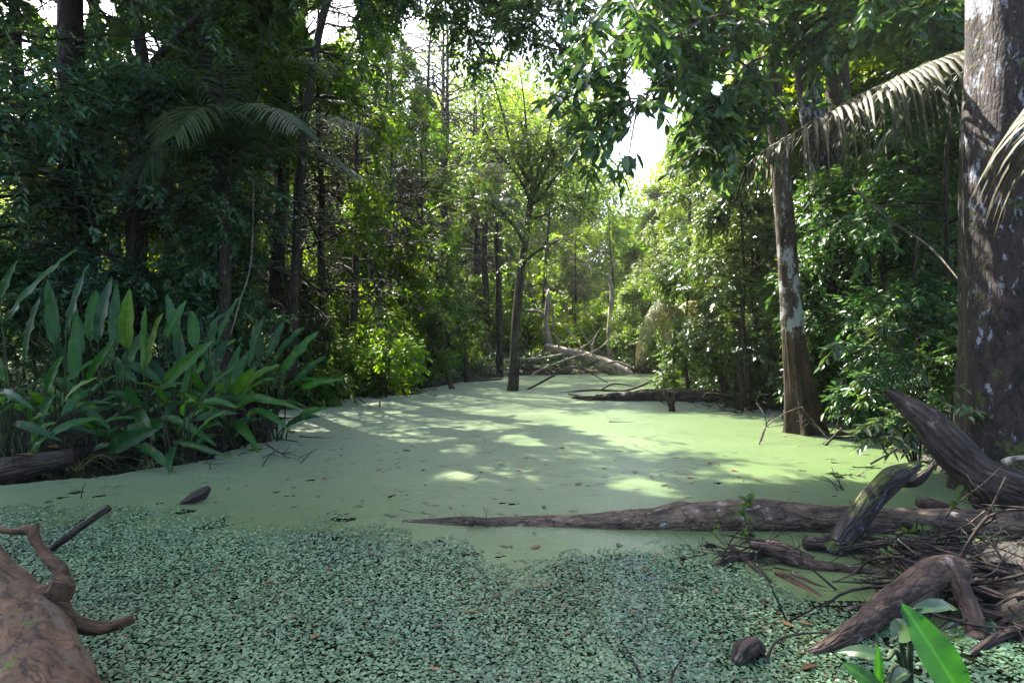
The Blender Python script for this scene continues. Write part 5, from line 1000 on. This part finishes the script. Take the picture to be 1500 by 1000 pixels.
for lab, x, y, n in [('tuft of dry grass blades arching over the short dark log', 30, 700, 26), ('tuft of pale dry grass hanging to the duckweed right of the short dark log', 110, 690, 30), ('thin tuft of green grass at the water edge below the flat paddle leaves', 215, 690, 16)]:
    mb = MB(); c = Wt(x, y)
    for k in range(n):
        az = rs.uniform(0, 6.28); L = rs.uniform(.3, .8); m = 7; t = np.linspace(0, 1, m); d = np.array([math.cos(az), math.sin(az) * .6, 0]); el = rs.uniform(.6, 1.2)
        cc = rs.normal(0, .05, 3) * [1, 1, 0] + d * (L * t * .8)[:, None] + np.c_[np.zeros((m, 2)), L * (el * t - (el + rs.uniform(-.3, .1)) * t ** 2)]; cc[:, 2] = np.maximum(cc[:, 2], .01)
        sd = np.array([-d[1], d[0], .2]); w = .006 * (1 - .85 * t)[:, None]; V = np.stack([cc - sd * w, cc + sd * w], 1).reshape(-1, 3)
        mb.add(V, [(2 * i, 2 * i + 1, 2 * i + 3, 2 * i + 2) for i in range(m - 1)], None, None, rs.rand())
    o = part('grass_tuft', mb.mesh('grass_tuft', M['straw'])); o.location = tuple(c * [1, 1, 0]); tag(o, lab, 'grass')

# gaps in the canopy: leaves left out where the photo shows sun reaching the pond and the bright shrub
TG = [(515, 614, 0, 1.5), (455, 608, 0, 1.3), (575, 616, 0, .9), (640, 588, 0, 1.6), (760, 594, 0, 1.7), (850, 600, 0, 1.3), (950, 606, 0, 1.2), (900, 565, 0, 4.5), (1010, 562, 0, 3.), (800, 556, 0, 3.5), (1090, 644, 0, .6), (1150, 655, 0, .8), (1260, 684, 0, .55), (1180, 640, 0, .5), (940, 712, 0, .38), (670, 700, 0, .3), (800, 612, 0, .9), (700, 622, 0, .6), (870, 628, 0, .6), (760, 645, 0, .4), (600, 640, 0, .5), (680, 660, 0, .35), (930, 650, 0, .5), (560, 590, 0, 1.2),
      (550, 480, 17.8, 2.4), (870, 520, 30, 1.5), (560, 250, 18, 1.1), (600, 180, 20, 1.1), (500, 160, 17, 1.0), (500, 330, 17, 1.1), (620, 330, 21, 1.2), (640, 430, 22, 1.5), (520, 90, 18, .9), (690, 330, 27, 1.8), (830, 300, 31, 2), (720, 480, 28, 2), (770, 400, 35, 2.5), (860, 420, 34, 2.5), (920, 480, 31, 2), (740, 180, 20.3, 3.), (800, 470, 31.5, 4), (870, 490, 31.5, 3.5), (940, 490, 31.5, 3.5), (735, 440, 32, 3.5), (860, 380, 36, 4), (780, 360, 37, 3)]
VG = [(92, 8, .028), (215, 75, .02), (470, 42, .022), (505, 20, .02), (935, 125, .027), (945, 205, .033), (915, 220, .02), (300, 90, .012), (160, 15, .012), (30, 60, .01), (1050, 130, .01)]  # where the canopy opens to the sky: x, y, angular radius
VD = [(unit(P(x, y, 10.) - [0, 0, CH]), a) for x, y, a in VG]
TP = [(P(x, y, Yd) if Yd else Wt(x, y), r) for x, y, Yd, r in TG]; svn = np.array(sv)
bpy.context.view_layer.update(); ncut = 0
for o in [o for o in S.objects if o.type == 'MESH' and o.name.split('.')[0] in ('crown', 'foliage', 'far_forest')]:
    me = o.data; n = len(me.vertices)
    if 'slender dark tree' in (o.parent or o).get('label', ''): continue
    if n % 6 or n == 0: continue
    v = np.empty(n * 3, np.float32); me.vertices.foreach_get('co', v); v = v.reshape(-1, 6, 3); Mw = np.array(o.matrix_world)
    c = v.mean(1) @ Mw[:3, :3].T + Mw[:3, 3]; kill = np.zeros(len(c), bool)
    for t, rr in TP:
        e = c - t; a = e @ svn; p = e - a[:, None] * svn; d = np.linalg.norm(p, axis=1)
        m = (a > .7 + rr) & (d < rr * 1.5)
        if m.any(): kill[m] |= d[m] < rr * (.05 + 1.9 * fbm(p[m] * 1.9 / max(rr, .6) + 9, 71, 3))
    e = c - [0, 0, CH]; e = e / np.linalg.norm(e, axis=1, keepdims=True)
    for dv, ar in VD:
        d = np.arccos(np.clip(e @ dv, -1, 1)); m = d < ar * 1.6
        if m.any(): kill[m] |= d[m] < ar * (.3 + 1.3 * fbm(e[m] * 45, 72, 3))
    if kill.sum() < 3: continue
    rn = np.empty(n, np.float32); me.attributes['rnd'].data.foreach_get('value', rn); k = ~kill; ncut += kill.sum()
    if not k.any(): continue
    mb = MB(); b = np.arange(k.sum())[:, None] * 6
    mb.add(v[k].reshape(-1, 3), np.concatenate([b + np.array([[0, 3, 2, 1]]), b + np.array([[0, 5, 4, 3]])]), None, None, rn.reshape(-1, 6)[k].ravel())
    o.data = mb.mesh(me.name.split('.')[0], me.materials[0])
print('leaves cut', ncut)
HAZE = .0004

# thin humid air under the trees
m, N, out, nt = newmat('humid_air'); nt.links.new(N('ShaderNodeVolumePrincipled', {'Color': (.9, .95, .9, 1), 'Density': HAZE, 'Anisotropy': .35}).outputs[0], out.inputs['Volume'])
mb = MB(); a, b, c0, c1, z0, z1 = -270, 270, -265, 270, -3, 60
mb.add([(a, c0, z0), (b, c0, z0), (b, c1, z0), (a, c1, z0), (a, c0, z1), (b, c0, z1), (b, c1, z1), (a, c1, z1)], [(0, 3, 2, 1), (4, 5, 6, 7), (0, 1, 5, 4), (1, 2, 6, 5), (2, 3, 7, 6), (3, 0, 4, 7)])
o = kind(part('haze', mb.mesh('haze', m, False)), 'stuff'); tag(o, 'thin pale humid haze between the trees', 'haze')
